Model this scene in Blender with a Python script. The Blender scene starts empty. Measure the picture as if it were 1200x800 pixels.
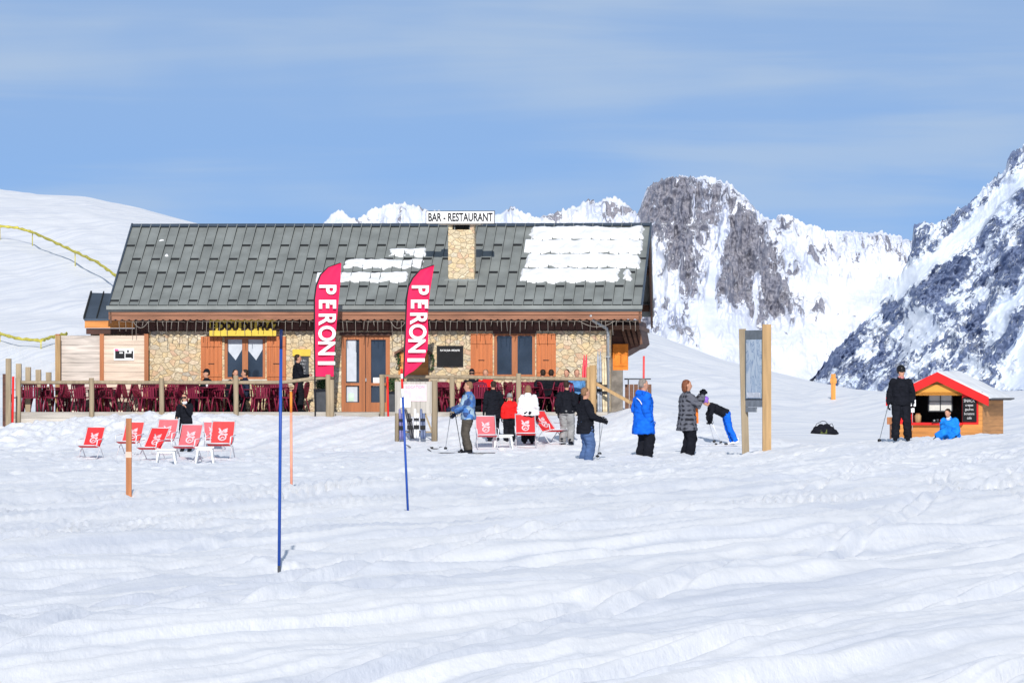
import bpy, math, random
import numpy as np
from mathutils import Vector, Matrix
R = math.radians
random.seed(7)
sc = bpy.context.scene
COL = sc.collection
F = 6000.0; CX = 600.0; HY = 458.0; EYE = 1.6

def P(px, py, Y):
    return Vector(((px-CX)/F*Y, Y, EYE+(HY-py)/F*Y))

# ------------------------------------------------------------------ noise
def _hash(ix, iy, seed):
    h = (ix.astype(np.int64)*374761393 + iy.astype(np.int64)*668265263 + seed*1442695041) & 0xffffffff
    h = ((h ^ (h >> 13))*1274126177) & 0xffffffff
    h = h ^ (h >> 16)
    return (h & 0xffff)/65535.0
def vnoise(x, y, seed=0):
    x = np.asarray(x, float); y = np.asarray(y, float)
    ix = np.floor(x); iy = np.floor(y); fx = x-ix; fy = y-iy
    fx = fx*fx*fx*(fx*(fx*6-15)+10); fy = fy*fy*fy*(fy*(fy*6-15)+10)
    a = _hash(ix, iy, seed); b = _hash(ix+1, iy, seed); c = _hash(ix, iy+1, seed); d = _hash(ix+1, iy+1, seed)
    return (a*(1-fx)+b*fx)*(1-fy)+(c*(1-fx)+d*fx)*fy
def fbm(x, y, seed=0, o=4, g=.5, l=2.03):
    s = 0; a = 1; t = 0
    x = np.asarray(x, float); y = np.asarray(y, float)
    for i in range(o):
        s = s+a*(vnoise(x, y, seed+i*17)*2-1); t += a; a *= g
        x, y = x*l*.96+y*l*.28+3.1, y*l*.96-x*l*.28+1.7
    return s/t
def ridged(x, y, seed=0, o=5, g=.55):
    s = 0; a = 1; t = 0
    x = np.asarray(x, float); y = np.asarray(y, float)
    for i in range(o):
        s = s+a*(1-np.abs(vnoise(x, y, seed+i*31)*2-1)*2); t += a; a *= g
        x = x*2.1+5.2; y = y*2.1+1.3
    return s/t
def sst(a, b, x):
    t = np.clip((np.asarray(x, float)-a)/(b-a), 0, 1); return t*t*(3-2*t)

# ------------------------------------------------------------------ terrain height
HP = [-600, -300, 0, 100, 200, 290, 380, 560, 750, 800, 850, 900, 950, 1000, 1060, 1200, 1500]
HV = [180, 205, 229, 240, 261, 281, 306, 348, 386, 404, 422, 434, 447, 456, 461, 458, 450]
HX = [(p-CX)/F*450 for p in HP]; HZ = [EYE+(HY-v)/F*450 for v in HV]
GP = [-600, 560, 700, 750, 800, 860, 940, 1000, 1060, 1200, 1500]
GV = [420, 420, 420, 424, 432, 444, 459, 464, 466, 464, 462]
GX = [(p-CX)/F*290 for p in GP]; GZ = [EYE+(HY-v)/F*290 for v in GV]
BX = [-20, -15.2, -13.4, -11.6, -9.8, -4.6, -1.5, 2.6, 3.4, 4.6, 6.0, 8.0, 14]
BZ = [.25, .44, .62, .80, .87, .84, .86, .86, 1.06, .95, .55, .1, -.18]
AX = [0, 2.5, 4.2, 5.5, 7.0, 8.8, 12, 20]
AZ = [0, .03, .09, .17, .31, .43, .62, .8]
def ter(x, y):
    x = np.asarray(x, float); y = np.asarray(y, float)
    bank = np.interp(x, BX, BZ)
    z = bank*sst(136, 148, y+.8*fbm(x/2.2, y*0, 5, 3))
    # crest on the right, falling away behind it
    A = np.interp(x, AX, AZ)
    z = z+A*sst(70, 117, y)*(1-sst(119, 141, y))
    # near spur of the slope on the right and the big slope behind
    near = np.interp(x/np.maximum(y, 60)*290, GX, GZ)
    far = np.interp(x/np.maximum(y, 60)*450, HX, HZ)
    s1 = sst(172, 290, y); s2 = sst(292, 450, y)
    zz = z*(1-s1)+np.minimum(near, far)*s1
    lft = 1-sst(-2, 8, x)
    big = far*sst(168, 450, y)**1.05
    zz = np.maximum(zz*(1-s2)+far*s2-(s2*(1-s2))*3.0*sst(4, 14, x), big*lft+zz*(1-lft)-.0)
    z = zz
    # beyond the crest: a valley
    z = z-sst(455, 1500, y)*110
    # relief
    nearw = 1-sst(120, 170, y)
    a = .34*x+.94*y; c = .94*x-.34*y
    z = z+nearw*sst(8, 24, y)*(1-.55*sst(60, 115, y))*(.19*fbm(c/2.6, a/30, 11, 3)+.13*fbm(c/.75, a/20, 13, 3)+.060*np.abs(fbm(c/.30, a/16, 19, 3))+.035*fbm(c/.16, a/30, 17, 2)+.11*fbm(x/8, y/8, 3, 3)+.05*fbm(x/.9, y/2.2, 7, 3))
    z = z+nearw*sst(8, 24, y)*(1-.75*sst(60, 105, y))*(.028*fbm(c/.33, a/3.2, 23, 3)+.030*np.maximum(fbm(x/.45, y/1.4, 29, 4), 0)*sst(-.1, .5, fbm(x/5, y/14, 31, 2)))
    z = z+nearw*(sst(55, 80, y))*.045*fbm(x/.30, y/1.5, 37, 3)
    # ski tracks: paired grooves with small berms, and trodden pits around the terrace
    if x.size > 20000:
        rs = np.random.RandomState(5)
        near_ = (y > 20) & (y < 125)
        xn = x[near_]; yn = y[near_]; dz = 0*xn
        for i in range(44):
            x0 = rs.uniform(-34, 10); sl = rs.uniform(.18, .62); A_ = rs.uniform(.2, 1.6); Lw = rs.uniform(7, 18); p_ = rs.uniform(0, 6); dep = rs.uniform(.03, .075); wd = rs.uniform(.035, .06)
            xc = x0+sl*(yn-20)*.55+A_*np.sin(yn/Lw+p_); fade = sst(-.3, .2, np.sin(yn/(Lw*1.7)+p_*2)+.3)
            for o_ in (-.13, .13):
                d_ = (xn-xc-o_)/wd; dz = dz-fade*dep*(np.exp(-d_*d_)-.45*np.exp(-(d_-2.1)**2)-.45*np.exp(-(d_+2.1)**2))
        z = z.copy(); z[near_] += dz
    pit = sst(82, 100, y)*(1-sst(140, 150, y))*(.45+.55*sst(-.1, .3, fbm(x/4, y/9, 91, 2)))
    z = z-pit*.055*sst(.58, .82, vnoise(x/.26, y/.75, 93))
    for bx_, by_ in ((-2.05, 45.1), (-1.40, 68.6), (-3.76, 87.3), (-5.89, 78.7)):
        rr = np.hypot(x-bx_, (y-by_)*.8); z = z+.045*np.exp(-((rr-.16)/.09)**2)-.02*np.exp(-(rr/.07)**2)
    lump = sst(136, 142, y)*(1-sst(149, 152, y))
    z = z+lump*.27*np.abs(fbm(x/.55, y/1.1, 41, 4))*(1-.75*sst(-9.5, -6, x))
    z = z+sst(165, 230, y)*(1-sst(455, 600, y))*(.65*fbm(x/9+y/90, y/26, 51, 4)+.14*fbm(x/2.5+y/30, y/8, 53, 3)*(x < 3))*(1-.85*sst(370, 445, y))
    return z
def T(x, y): return float(ter(np.array([x]), np.array([y]))[0])
def hit(px, py, y0=24, y1=450):
    ys = np.linspace(y0, y1, 8000); xs = (px-CX)/F*ys; zr = EYE+(HY-py)/F*ys
    d = ter(xs, ys)-zr
    i = np.argmax(d >= 0) if (d >= 0).any() else len(ys)-1
    return Vector((xs[i], ys[i], zr[i]))

# ------------------------------------------------------------------ materials
MATS = {}
def nt(name):
    m = bpy.data.materials.new(name); m.use_nodes = True
    n = m.node_tree; b = n.nodes['Principled BSDF']; return m, n, b
def node(n, t, **k):
    x = n.nodes.new(t)
    for a, v in k.items():
        if a in x.inputs.keys(): x.inputs[a].default_value = v
        else: setattr(x, a, v)
    return x
def ramp(n, fac, stops):
    r = n.nodes.new('ShaderNodeValToRGB'); el = r.color_ramp.elements
    el[0].position = stops[0][0]; el[0].color = (*stops[0][1], 1)
    el[1].position = stops[-1][0]; el[1].color = (*stops[-1][1], 1)
    for p, c in stops[1:-1]:
        e = el.new(p); e.color = (*c, 1)
    n.links.new(fac, r.inputs[0]); return r.outputs[0]
def mapping(n, scale, coord='Object', rot=(0, 0, 0)):
    tc = n.nodes.new('ShaderNodeTexCoord'); mp = n.nodes.new('ShaderNodeMapping')
    mp.inputs['Scale'].default_value = scale; mp.inputs['Rotation'].default_value = rot
    n.links.new(tc.outputs[coord], mp.inputs[0]); return mp.outputs[0]
def bump(n, b, h, strength=.3, dist=.02):
    u = n.nodes.new('ShaderNodeBump'); u.inputs['Strength'].default_value = strength
    u.inputs['Distance'].default_value = dist; n.links.new(h, u.inputs['Height'])
    n.links.new(u.outputs[0], b.inputs['Normal'])
def plain(name, c, rough=.7, var=.18, scale=(6, 6, 6), metal=0, bmp=.15, spec=.18):
    if name in MATS: return MATS[name]
    m, n, b = nt(name)
    no = node(n, 'ShaderNodeTexNoise', Scale=1.0, Detail=5.0)
    n.links.new(mapping(n, scale), no.inputs['Vector'])
    lo = tuple(max(0, v*(1-var)) for v in c); hi = tuple(min(1, v*(1+var)) for v in c)
    n.links.new(ramp(n, no.outputs['Fac'], [(.3, lo), (.7, hi)]), b.inputs['Base Color'])
    b.inputs['Roughness'].default_value = rough; b.inputs['Metallic'].default_value = metal
    b.inputs['Specular IOR Level'].default_value = spec
    if bmp: bump(n, b, no.outputs['Fac'], bmp)
    MATS[name] = m; return m
def wood(name, c, axis='x', boards=.14, rough=.75, var=.35, gap=True):
    """timber: grain stretched along axis, board joints across the other direction"""
    if name in MATS: return MATS[name]
    m, n, b = nt(name)
    sc_ = {'x': (1.2, 14, 14), 'z': (14, 14, 1.2), 'y': (14, 1.2, 14)}[axis]
    g = node(n, 'ShaderNodeTexNoise', Scale=1.0, Detail=6.0, Distortion=.6)
    n.links.new(mapping(n, sc_), g.inputs['Vector'])
    tc = n.nodes.new('ShaderNodeTexCoord'); sep = n.nodes.new('ShaderNodeSeparateXYZ')
    n.links.new(tc.outputs['Object'], sep.inputs[0])
    d = node(n, 'ShaderNodeMath', operation='DIVIDE'); n.links.new(sep.outputs['Z' if axis in 'xy' else 'X'], d.inputs[0]); d.inputs[1].default_value = boards
    fl = node(n, 'ShaderNodeMath', operation='FLOOR'); n.links.new(d.outputs[0], fl.inputs[0])
    wn = node(n, 'ShaderNodeTexWhiteNoise', noise_dimensions='1D'); n.links.new(fl.outputs[0], wn.inputs['W'])
    add = node(n, 'ShaderNodeMath', operation='MULTIPLY_ADD'); n.links.new(wn.outputs['Value'], add.inputs[0]); add.inputs[1].default_value = .3
    n.links.new(g.outputs['Fac'], add.inputs[2])
    lo = tuple(v*(1-var) for v in c); hi = tuple(min(1, v*(1+var)) for v in c)
    col = ramp(n, add.outputs[0], [(.35, lo), (.6, c), (.9, hi)])
    if gap:
        fr = node(n, 'ShaderNodeMath', operation='FRACT'); n.links.new(d.outputs[0], fr.inputs[0])
        gp = ramp(n, fr.outputs[0], [(0, (.25, .25, .25)), (.07, (1, 1, 1)), (1, (1, 1, 1))])
        mx = node(n, 'ShaderNodeMix', data_type='RGBA', blend_type='MULTIPLY'); mx.inputs[0].default_value = 1
        n.links.new(col, mx.inputs[6]); n.links.new(gp, mx.inputs[7]); col = mx.outputs[2]
    n.links.new(col, b.inputs['Base Color']); b.inputs['Roughness'].default_value = rough
    bump(n, b, g.outputs['Fac'], .3, .01)
    MATS[name] = m; return m
def stone(name, scale=5.8, sat=1):
    m, n, b = nt(name)
    mp = mapping(n, (1, 1, 1.35))
    dn = node(n, 'ShaderNodeTexNoise', Scale=2.2, Detail=2.0); n.links.new(mp, dn.inputs['Vector'])
    mx = node(n, 'ShaderNodeMix', data_type='VECTOR'); mx.inputs[0].default_value = .12
    n.links.new(mp, mx.inputs[4]); n.links.new(dn.outputs['Color'], mx.inputs[5])
    v = node(n, 'ShaderNodeTexVoronoi', Scale=scale, feature='F1'); n.links.new(mx.outputs[1], v.inputs['Vector'])
    e = node(n, 'ShaderNodeTexVoronoi', Scale=scale, feature='DISTANCE_TO_EDGE'); n.links.new(mx.outputs[1], e.inputs['Vector'])
    sp = n.nodes.new('ShaderNodeSeparateColor'); n.links.new(v.outputs['Color'], sp.inputs[0])
    c1 = ramp(n, sp.outputs[0], [(0, (.60, .45, .26)), (.25, (.68, .56, .37)), (.45, (.56, .47, .33)), (.62, (.70, .54, .31)), (.78, (.60, .40, .27)), (.9, (.72, .63, .46)), (1, (.42, .37, .31))])
    fn = node(n, 'ShaderNodeTexNoise', Scale=14.0, Detail=6.0); n.links.new(mp, fn.inputs['Vector'])
    f2 = ramp(n, fn.outputs['Fac'], [(.3, (.72, .72, .72)), (.7, (1.12, 1.12, 1.12))])
    m2 = node(n, 'ShaderNodeMix', data_type='RGBA', blend_type='MULTIPLY'); m2.inputs[0].default_value = 1
    n.links.new(c1, m2.inputs[6]); n.links.new(f2, m2.inputs[7])
    ed = ramp(n, e.outputs['Distance'], [(.0, (.4, .4, .4)), (.015, (.6, .6, .6)), (.05, (1, 1, 1))])
    m3 = node(n, 'ShaderNodeMix', data_type='RGBA'); n.links.new(ed, m3.inputs[0])
    m3.inputs[6].default_value = (.53, .42, .27, 1); n.links.new(m2.outputs[2], m3.inputs[7])
    n.links.new(m3.outputs[2], b.inputs['Base Color']); b.inputs['Roughness'].default_value = .9
    hh = node(n, 'ShaderNodeMath', operation='ADD'); n.links.new(ed, hh.inputs[0]); n.links.new(fn.outputs['Fac'], hh.inputs[1])
    bump(n, b, hh.outputs[0], .9, .035)
    MATS[name] = m; return m
def snow_mat():
    m, n, b = nt('snow')
    mp = mapping(n, (1, .35, 1))
    a = node(n, 'ShaderNodeTexNoise', Scale=.9, Detail=8.0, Roughness=.62); n.links.new(mp, a.inputs['Vector'])
    mp2 = mapping(n, (9, 1.6, 4), rot=(0, 0, R(-13)))
    c = node(n, 'ShaderNodeTexNoise', Scale=.5, Detail=7.0, Roughness=.65); n.links.new(mp2, c.inputs['Vector'])
    col = ramp(n, a.outputs['Fac'], [(.3, (.83, .835, .86)), (.7, (.89, .89, .90))])
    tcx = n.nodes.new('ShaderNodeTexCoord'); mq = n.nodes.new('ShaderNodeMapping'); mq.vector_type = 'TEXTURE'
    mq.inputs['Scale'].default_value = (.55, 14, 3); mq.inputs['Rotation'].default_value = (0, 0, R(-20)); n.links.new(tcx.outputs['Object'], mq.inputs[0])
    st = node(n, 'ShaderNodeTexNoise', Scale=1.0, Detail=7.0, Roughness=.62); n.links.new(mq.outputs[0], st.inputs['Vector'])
    sr = ramp(n, st.outputs['Fac'], [(.36, (.82, .845, .90)), (.46, (.91, .925, .955)), (.56, (1, 1, 1))])  # bluish streak bands put the shading of the snow ripples into the colour
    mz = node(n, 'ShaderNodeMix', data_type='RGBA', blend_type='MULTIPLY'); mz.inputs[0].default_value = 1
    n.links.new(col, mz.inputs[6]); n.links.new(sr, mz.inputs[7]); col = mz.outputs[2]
    n.links.new(col, b.inputs['Base Color']); b.inputs['Roughness'].default_value = .55
    b.inputs['Specular IOR Level'].default_value = .25
    s = node(n, 'ShaderNodeMath', operation='MULTIPLY_ADD'); n.links.new(c.outputs['Fac'], s.inputs[0]); s.inputs[1].default_value = .7
    n.links.new(a.outputs['Fac'], s.inputs[2])
    bump(n, b, s.outputs[0], .42, .12)
    MATS['snow'] = m; return m
def mountain_mat(name, rock1, rock2, snowc, scale, rot=0, stretch=(1, 1, .45)):
    m, n, b = nt(name)
    at = n.nodes.new('ShaderNodeAttribute'); at.attribute_name = 'rock'
    tcx = n.nodes.new('ShaderNodeTexCoord'); mq = n.nodes.new('ShaderNodeMapping'); mq.vector_type = 'TEXTURE'
    mq.inputs['Scale'].default_value = tuple(scale/v for v in stretch); mq.inputs['Rotation'].default_value = (0, R(rot), 0); n.links.new(tcx.outputs['Object'], mq.inputs[0]); mp = mq.outputs[0]
    a = node(n, 'ShaderNodeTexNoise', Scale=1.0, Detail=10.0, Roughness=.63, Distortion=.5); n.links.new(mp, a.inputs['Vector'])
    s = node(n, 'ShaderNodeMath', operation='MULTIPLY_ADD'); n.links.new(a.outputs['Fac'], s.inputs[0]); s.inputs[1].default_value = 3.2
    n.links.new(at.outputs['Fac'], s.inputs[2])
    k = ramp(n, s.outputs[0], [(0, (0, 0, 0)), (.99, (0, 0, 0)), (1, (1, 1, 1))])
    k = node(n, 'ShaderNodeMapRange'); n.links.new(s.outputs[0], k.inputs[0])
    k.inputs[1].default_value = 2.10; k.inputs[2].default_value = 2.22
    mpb = mapping(n, (1.4/scale, 1.4/scale, .8/scale))
    c = node(n, 'ShaderNodeTexNoise', Scale=1.0, Detail=10.0, Roughness=.7); n.links.new(mpb, c.inputs['Vector'])
    rc = ramp(n, c.outputs['Fac'], [(.32, rock1), (.5, tuple((p+q)/2 for p, q in zip(rock1, rock2))), (.68, rock2)])
    mx = node(n, 'ShaderNodeMix', data_type='RGBA'); n.links.new(k.outputs[0], mx.inputs[0])
    mpc = mapping(n, (.22/scale, .22/scale, .14/scale)); q_ = node(n, 'ShaderNodeTexNoise', Scale=1.0, Detail=8.0, Roughness=.6); n.links.new(mpc, q_.inputs['Vector'])
    n.links.new(ramp(n, q_.outputs['Fac'], [(.38, tuple(v*f for v, f in zip(snowc, (.76, .80, .88)))), (.58, snowc)]), mx.inputs[6]); n.links.new(rc, mx.inputs[7])  # blue-grey patches in the snow colour stand in for shading of the bowls
    n.links.new(mx.outputs[2], b.inputs['Base Color']); b.inputs['Roughness'].default_value = .85
    b.inputs['Specular IOR Level'].default_value = .1
    sm = node(n, 'ShaderNodeMath', operation='SUBTRACT'); n.links.new(c.outputs['Fac'], sm.inputs[0]); n.links.new(k.outputs[0], sm.inputs[1])
    sm = node(n, 'ShaderNodeMath', operation='MULTIPLY_ADD'); n.links.new(k.outputs[0], sm.inputs[0]); sm.inputs[1].default_value = .9; sm.inputs[2].default_value = .12
    s2_ = node(n, 'ShaderNodeMath', operation='MULTIPLY'); n.links.new(sm.outputs[0], s2_.inputs[0]); n.links.new(c.outputs['Fac'], s2_.inputs[1])
    bump(n, b, s2_.outputs[0], .9, scale*.22)
    MATS[name] = m; return m
def glass_mat(name='window_glass', c=(.015, .022, .035)):
    m, n, b = nt(name)
    mp = mapping(n, (1.5, 1.5, 1.2))
    a = node(n, 'ShaderNodeTexNoise', Scale=1.0, Detail=3.0); n.links.new(mp, a.inputs['Vector'])
    n.links.new(ramp(n, a.outputs['Fac'], [(.35, c), (.7, tuple(v*2.2 for v in c))]), b.inputs['Base Color'])
    b.inputs['Roughness'].default_value = .08; b.inputs['Specular IOR Level'].default_value = .6
    MATS[name] = m; return m
def clear_glass():
    m, n, b = nt('screen_glass')
    b.inputs['Base Color'].default_value = (.8, .86, .9, 1); b.inputs['Roughness'].default_value = .1
    b.inputs['Alpha'].default_value = .28
    no = node(n, 'ShaderNodeTexNoise', Scale=3.0); n.links.new(ramp(n, no.outputs['Fac'], [(.3, (.7, .78, .84)), (.7, (.9, .93, .95))]), b.inputs['Base Color'])
    MATS['screen_glass'] = m; return m
def check_mat():
    m, n, b = nt('checked_wool')
    mp = mapping(n, (1, 1, 1))
    w = []
    for ax, s in (('X', 11), ('Z', 9)):
        x = node(n, 'ShaderNodeTexWave', Scale=s/6.28*2.2, Distortion=1.5, bands_direction=ax); n.links.new(mp, x.inputs['Vector']); w.append(x)
    a = node(n, 'ShaderNodeMath', operation='ADD'); n.links.new(w[0].outputs['Fac'], a.inputs[0]); n.links.new(w[1].outputs['Fac'], a.inputs[1])
    n.links.new(ramp(n, a.outputs[0], [(.2, (.006, .007, .012)), (.55, (.022, .024, .036)), (1, (.10, .105, .13))]), b.inputs['Base Color'])
    b.inputs['Roughness'].default_value = .9
    MATS['checked_wool'] = m; return m
def pattern_mat():
    m, n, b = nt('patterned_blue_cloth')
    v = node(n, 'ShaderNodeTexVoronoi', Scale=9.0); n.links.new(mapping(n, (1, 1, 1)), v.inputs['Vector'])
    sp = n.nodes.new('ShaderNodeSeparateColor'); n.links.new(v.outputs['Color'], sp.inputs[0])
    r = ramp(n, sp.outputs[0], [(0, (.03, .10, .30)), (.35, (.05, .16, .42)), (.6, (.12, .18, .28)), (.75, (.30, .42, .5)), (.9, (.02, .05, .16))])
    n.links.new(r, b.inputs['Base Color']); b.inputs['Roughness'].default_value = .7
    MATS['patterned_blue_cloth'] = m; return m

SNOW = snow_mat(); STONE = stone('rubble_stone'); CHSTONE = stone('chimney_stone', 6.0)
GLASS = glass_mat(); CLEAR = clear_glass(); CHECK = check_mat(); PATT = pattern_mat()
METAL = plain('grey_roof_metal', (.21, .225, .217), .6, .2, (1.3, 1.3, 1.3), 0, .05)
METALD = plain('dark_metal_and_shade', (.02, .022, .024), .7)  # dark metal, also painted in as shade under the roof sheet lips
METALB = plain('blue_roof_metal', (.06, .08, .11), .5, .15, (2, 2, 2), .2)
FASC = wood('red_brown_fascia', (.27, .12, .068), 'x', .16)
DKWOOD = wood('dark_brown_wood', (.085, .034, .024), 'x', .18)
RAFT = wood('rafter_brown_wood', (.13, .06, .035), 'y', .2)
ORW = wood('orange_board_wood', (.62, .24, .06), 'x', .13)
SHUT = wood('orange_shutter_wood', (.47, .135, .035), 'z', .125, .6, .18)
FRAME = wood('window_frame_wood', (.35, .115, .035), 'z', .3, .55, .2, gap=False)
PALE = wood('pale_pine_board', (.60, .48, .38), 'x', .27, .8, .3)
GREYW = wood('weathered_grey_wood', (.40, .37, .33), 'x', .2, .85, .25)
POSTW = wood('weathered_post_wood', (.30, .235, .155), 'z', .9, .85, .25, gap=False)
YELLOWW = wood('yellow_pine_post', (.37, .235, .11), 'z', .9, .8, .25, gap=False)
BRPOST = wood('brown_stake_wood', (.36, .14, .055), 'z', .9, .8, .25, gap=False)
MAROON = plain('maroon_plastic', (.17, .014, .038), .35, .2, (3, 3, 3), 0, 0)
WHITEP = plain('white_paint', (.8, .8, .8), .4, .05)
WHITEG = plain('grey_white_frame', (.62, .63, .66), .4, .06)
BLACK = plain('black_paint', (.012, .012, .014), .5)
GREYM = plain('grey_zinc', (.34, .36, .38), .4, .1, metal=.5)
DGREY = plain('dark_grey_plastic', (.06, .065, .075), .6)
CHALK = plain('chalk_lettering', (.6, .6, .6), .9)
REDC = plain('red_canvas', (.66, .035, .04), .75, .12, (4, 4, 4))
PINKC = plain('faded_pink_canvas', (.66, .13, .15), .75, .15, (4, 4, 4))
BANR = plain('crimson_banner_cloth', (.68, .014, .085), .6, .1, (2, 2, 1))
REDP = plain('red_paint', (.68, .02, .018), .45, .1, (3, 3, 3))
YELP = plain('yellow_paint', (.66, .48, .07), .6, .08)
SIGNB = plain('dark_brown_lettering', (.03, .014, .008), .6)
YROPE = plain('yellow_netting', (.50, .44, .08), .8, .3, (3, 3, 3))
BLUEP = plain('blue_pole_plastic', (.02, .07, .33), .4, .1)
ORP = plain('orange_pole_plastic', (.75, .22, .03), .5)
SALM = plain('faded_salmon_plastic', (.75, .30, .2), .5)
SKINM = plain('skin', (.52, .27, .18), .55, .08)
EYEM = plain('dark_eye', (.02, .015, .012), .3)
LIPM = plain('lips', (.35, .10, .08), .5)
LEAF = plain('evergreen_leaf', (.035, .075, .028), .7, .5, (9, 9, 9))
LIGHTW = plain('pale_wire', (.27, .24, .21), .5, .2)
CURT = plain('white_curtain', (.52, .56, .62), .8, .08)
def cloth(name, c): return plain(name, c, .9, .25, (7, 7, 7), 0, .6, .06)
BLK = cloth('black_cloth', (.011, .012, .017)); NAVY = cloth('navy_cloth', (.02, .025, .05)); JEAN = cloth('blue_denim', (.07, .12, .25))
BLU = cloth('bright_blue_cloth', (.01, .12, .62)); BRN = cloth('brown_trousers', (.075, .065, .055)); RED = cloth('red_cloth', (.7, .02, .02))
WHT = cloth('white_cloth', (.72, .72, .74)); GRY = cloth('grey_cloth', (.25, .25, .25)); CYN = cloth('cyan_blue_cloth', (.015, .20, .66))
PUR = plain('purple_helmet_shell', (.22, .10, .45), .35); HELM = plain('black_helmet_shell', (.012, .012, .014), .3)
ORC = cloth('orange_cloth', (.8, .2, .04)); LIME = cloth('lime_cloth', (.5, .8, .3))
HAIRG = plain('grey_hair', (.22, .19, .17), .8, .3, (30, 30, 30)); HAIRB = plain('dark_brown_hair', (.03, .018, .012), .6, .3, (30, 30, 30))
HAIRR = plain('auburn_hair', (.17, .06, .03), .6, .35, (30, 30, 30)); HAIRF = plain('fair_brown_hair', (.2, .11, .06), .6, .3, (30, 30, 30))

# ------------------------------------------------------------------ mesh helpers
class MB:
    def __init__(s): s.v = []; s.f = []; s.m = []; s.sm = []
    def add(s, vs, fs, mi=0, smooth=False):
        o = len(s.v); s.v += [tuple(v) for v in vs]
        for f in fs: s.f.append(tuple(i+o for i in f)); s.m.append(mi); s.sm.append(smooth)
        return s
    def box(s, x0, x1, y0, y1, z0, z1, mi=0, M=None):
        vs = [Vector((x, y, z)) for x in (x0, x1) for y in (y0, y1) for z in (z0, z1)]
        if M: vs = [M @ v for v in vs]
        return s.add(vs, [(0, 1, 3, 2), (4, 6, 7, 5), (0, 4, 5, 1), (2, 3, 7, 6), (0, 2, 6, 4), (1, 5, 7, 3)], mi)
    def bar(s, a, b, w, h, mi=0, up=(0, 0, 1)):
        a = Vector(a); b = Vector(b); t = (b-a).normalized(); u = Vector(up)
        if abs(t.dot(u)) > .95: u = Vector((0, 1, 0))
        sd = t.cross(u).normalized(); n = sd.cross(t)
        vs = [p+sd*i*w/2+n*j*h/2 for p in (a, b) for i in (-1, 1) for j in (-1, 1)]
        return s.add(vs, [(0, 2, 3, 1), (4, 5, 7, 6), (0, 1, 5, 4), (2, 6, 7, 3), (0, 4, 6, 2), (1, 3, 7, 5)], mi)
    def loft(s, pts, rad, side=(1, 0, 0), k=10, mi=0, smooth=True):
        pts = [Vector(p) for p in pts]; vs = []; fs = []; n = len(pts); prev = Vector(side)
        for i, p in enumerate(pts):
            t = (pts[min(i+1, n-1)]-pts[max(i-1, 0)])
            t = t.normalized() if t.length > 1e-7 else Vector((0, 0, 1))
            sd = (prev-t*prev.dot(t))
            if sd.length < 1e-3: sd = t.orthogonal()
            sd.normalize(); prev = sd; u = t.cross(sd)
            r = rad[i] if isinstance(rad, (list, tuple)) else rad
            a, b = r if isinstance(r, (list, tuple)) else (r, r)
            for j in range(k):
                q = 2*math.pi*j/k; vs.append(p+sd*a*math.cos(q)+u*b*math.sin(q))
        for i in range(n-1):
            for j in range(k):
                fs.append((i*k+j, i*k+(j+1) % k, (i+1)*k+(j+1) % k, (i+1)*k+j))
        fs.append(tuple(range(k))[::-1]); fs.append(tuple((n-1)*k+j for j in range(k)))
        return s.add(vs, fs, mi, smooth)
    def ball(s, c, r, k=10, mi=0):
        c = Vector(c); r = (r, r, r) if not isinstance(r, (tuple, list)) else r
        n = 7; pts = []; rad = []
        for i in range(n):
            q = math.pi*(i+.04)/(n-1+.08); pts.append(c+Vector((0, 0, -math.cos(q)*r[2]))); rad.append((math.sin(q)*r[0]+1e-4, math.sin(q)*r[1]+1e-4))
        return s.loft(pts, rad, (1, 0, 0), k, mi)
    def sheet(s, pts, nu, nv, mi=0, smooth=True):
        return s.add(pts, [(j*nu+i, j*nu+i+1, (j+1)*nu+i+1, (j+1)*nu+i) for j in range(nv-1) for i in range(nu-1)], mi, smooth)
    def poly(s, pts, d, mi=0):   # extruded polygon, d = thickness vector
        n = len(pts); a = [Vector(p) for p in pts]; b = [p+Vector(d) for p in a]
        return s.add(a+b, [tuple(range(n)), tuple(range(2*n-1, n-1, -1))]+[(i, i+n, (i+1) % n+n, (i+1) % n) for i in range(n)], mi)
    def mesh(s, name, mats):
        me = bpy.data.meshes.new(name); me.from_pydata(s.v, [], s.f)
        for m in (mats if isinstance(mats, (list, tuple)) else [mats]): me.materials.append(m)
        me.polygons.foreach_set('material_index', s.m); me.polygons.foreach_set('use_smooth', s.sm)
        me.validate(); me.update()
        import bmesh
        bm = bmesh.new(); bm.from_mesh(me); bmesh.ops.recalc_face_normals(bm, faces=bm.faces); bm.to_mesh(me); bm.free()
        return me
    def build(s, name, mats, parent=None, loc=None, bevel=0):
        o = bpy.data.objects.new(name, s.mesh(name, mats)); COL.objects.link(o)
        if parent: o.parent = parent
        if loc: o.location = loc
        if bevel:
            b = o.modifiers.new('bevel', 'BEVEL'); b.width = bevel; b.segments = 2; b.limit_method = 'ANGLE'
        return o
def tag(o, label, cat, group=None, kind=None):
    o['label'] = label; o['category'] = cat
    if group: o['group'] = group
    if kind: o['kind'] = kind
    return o
def empty(name, loc=(0, 0, 0), rz=0, label=None, cat=None, group=None):
    o = bpy.data.objects.new(name, None); COL.objects.link(o); o.location = loc; o.rotation_euler = (0, 0, rz)
    o.empty_display_size = .3
    if label: tag(o, label, cat, group)
    return o
def struct(o): o['kind'] = 'structure'; return o
def copy_tree(o, parent=None, loc=None, rz=None, label=None, mats=None):
    c = o.copy(); COL.objects.link(c); c.parent = parent
    if loc is not None: c.location = loc
    if rz is not None: c.rotation_euler = (c.rotation_euler[0], c.rotation_euler[1], rz)
    if label: c['label'] = label
    for ch in list(o.children): copy_tree(ch, c)
    return c
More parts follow.
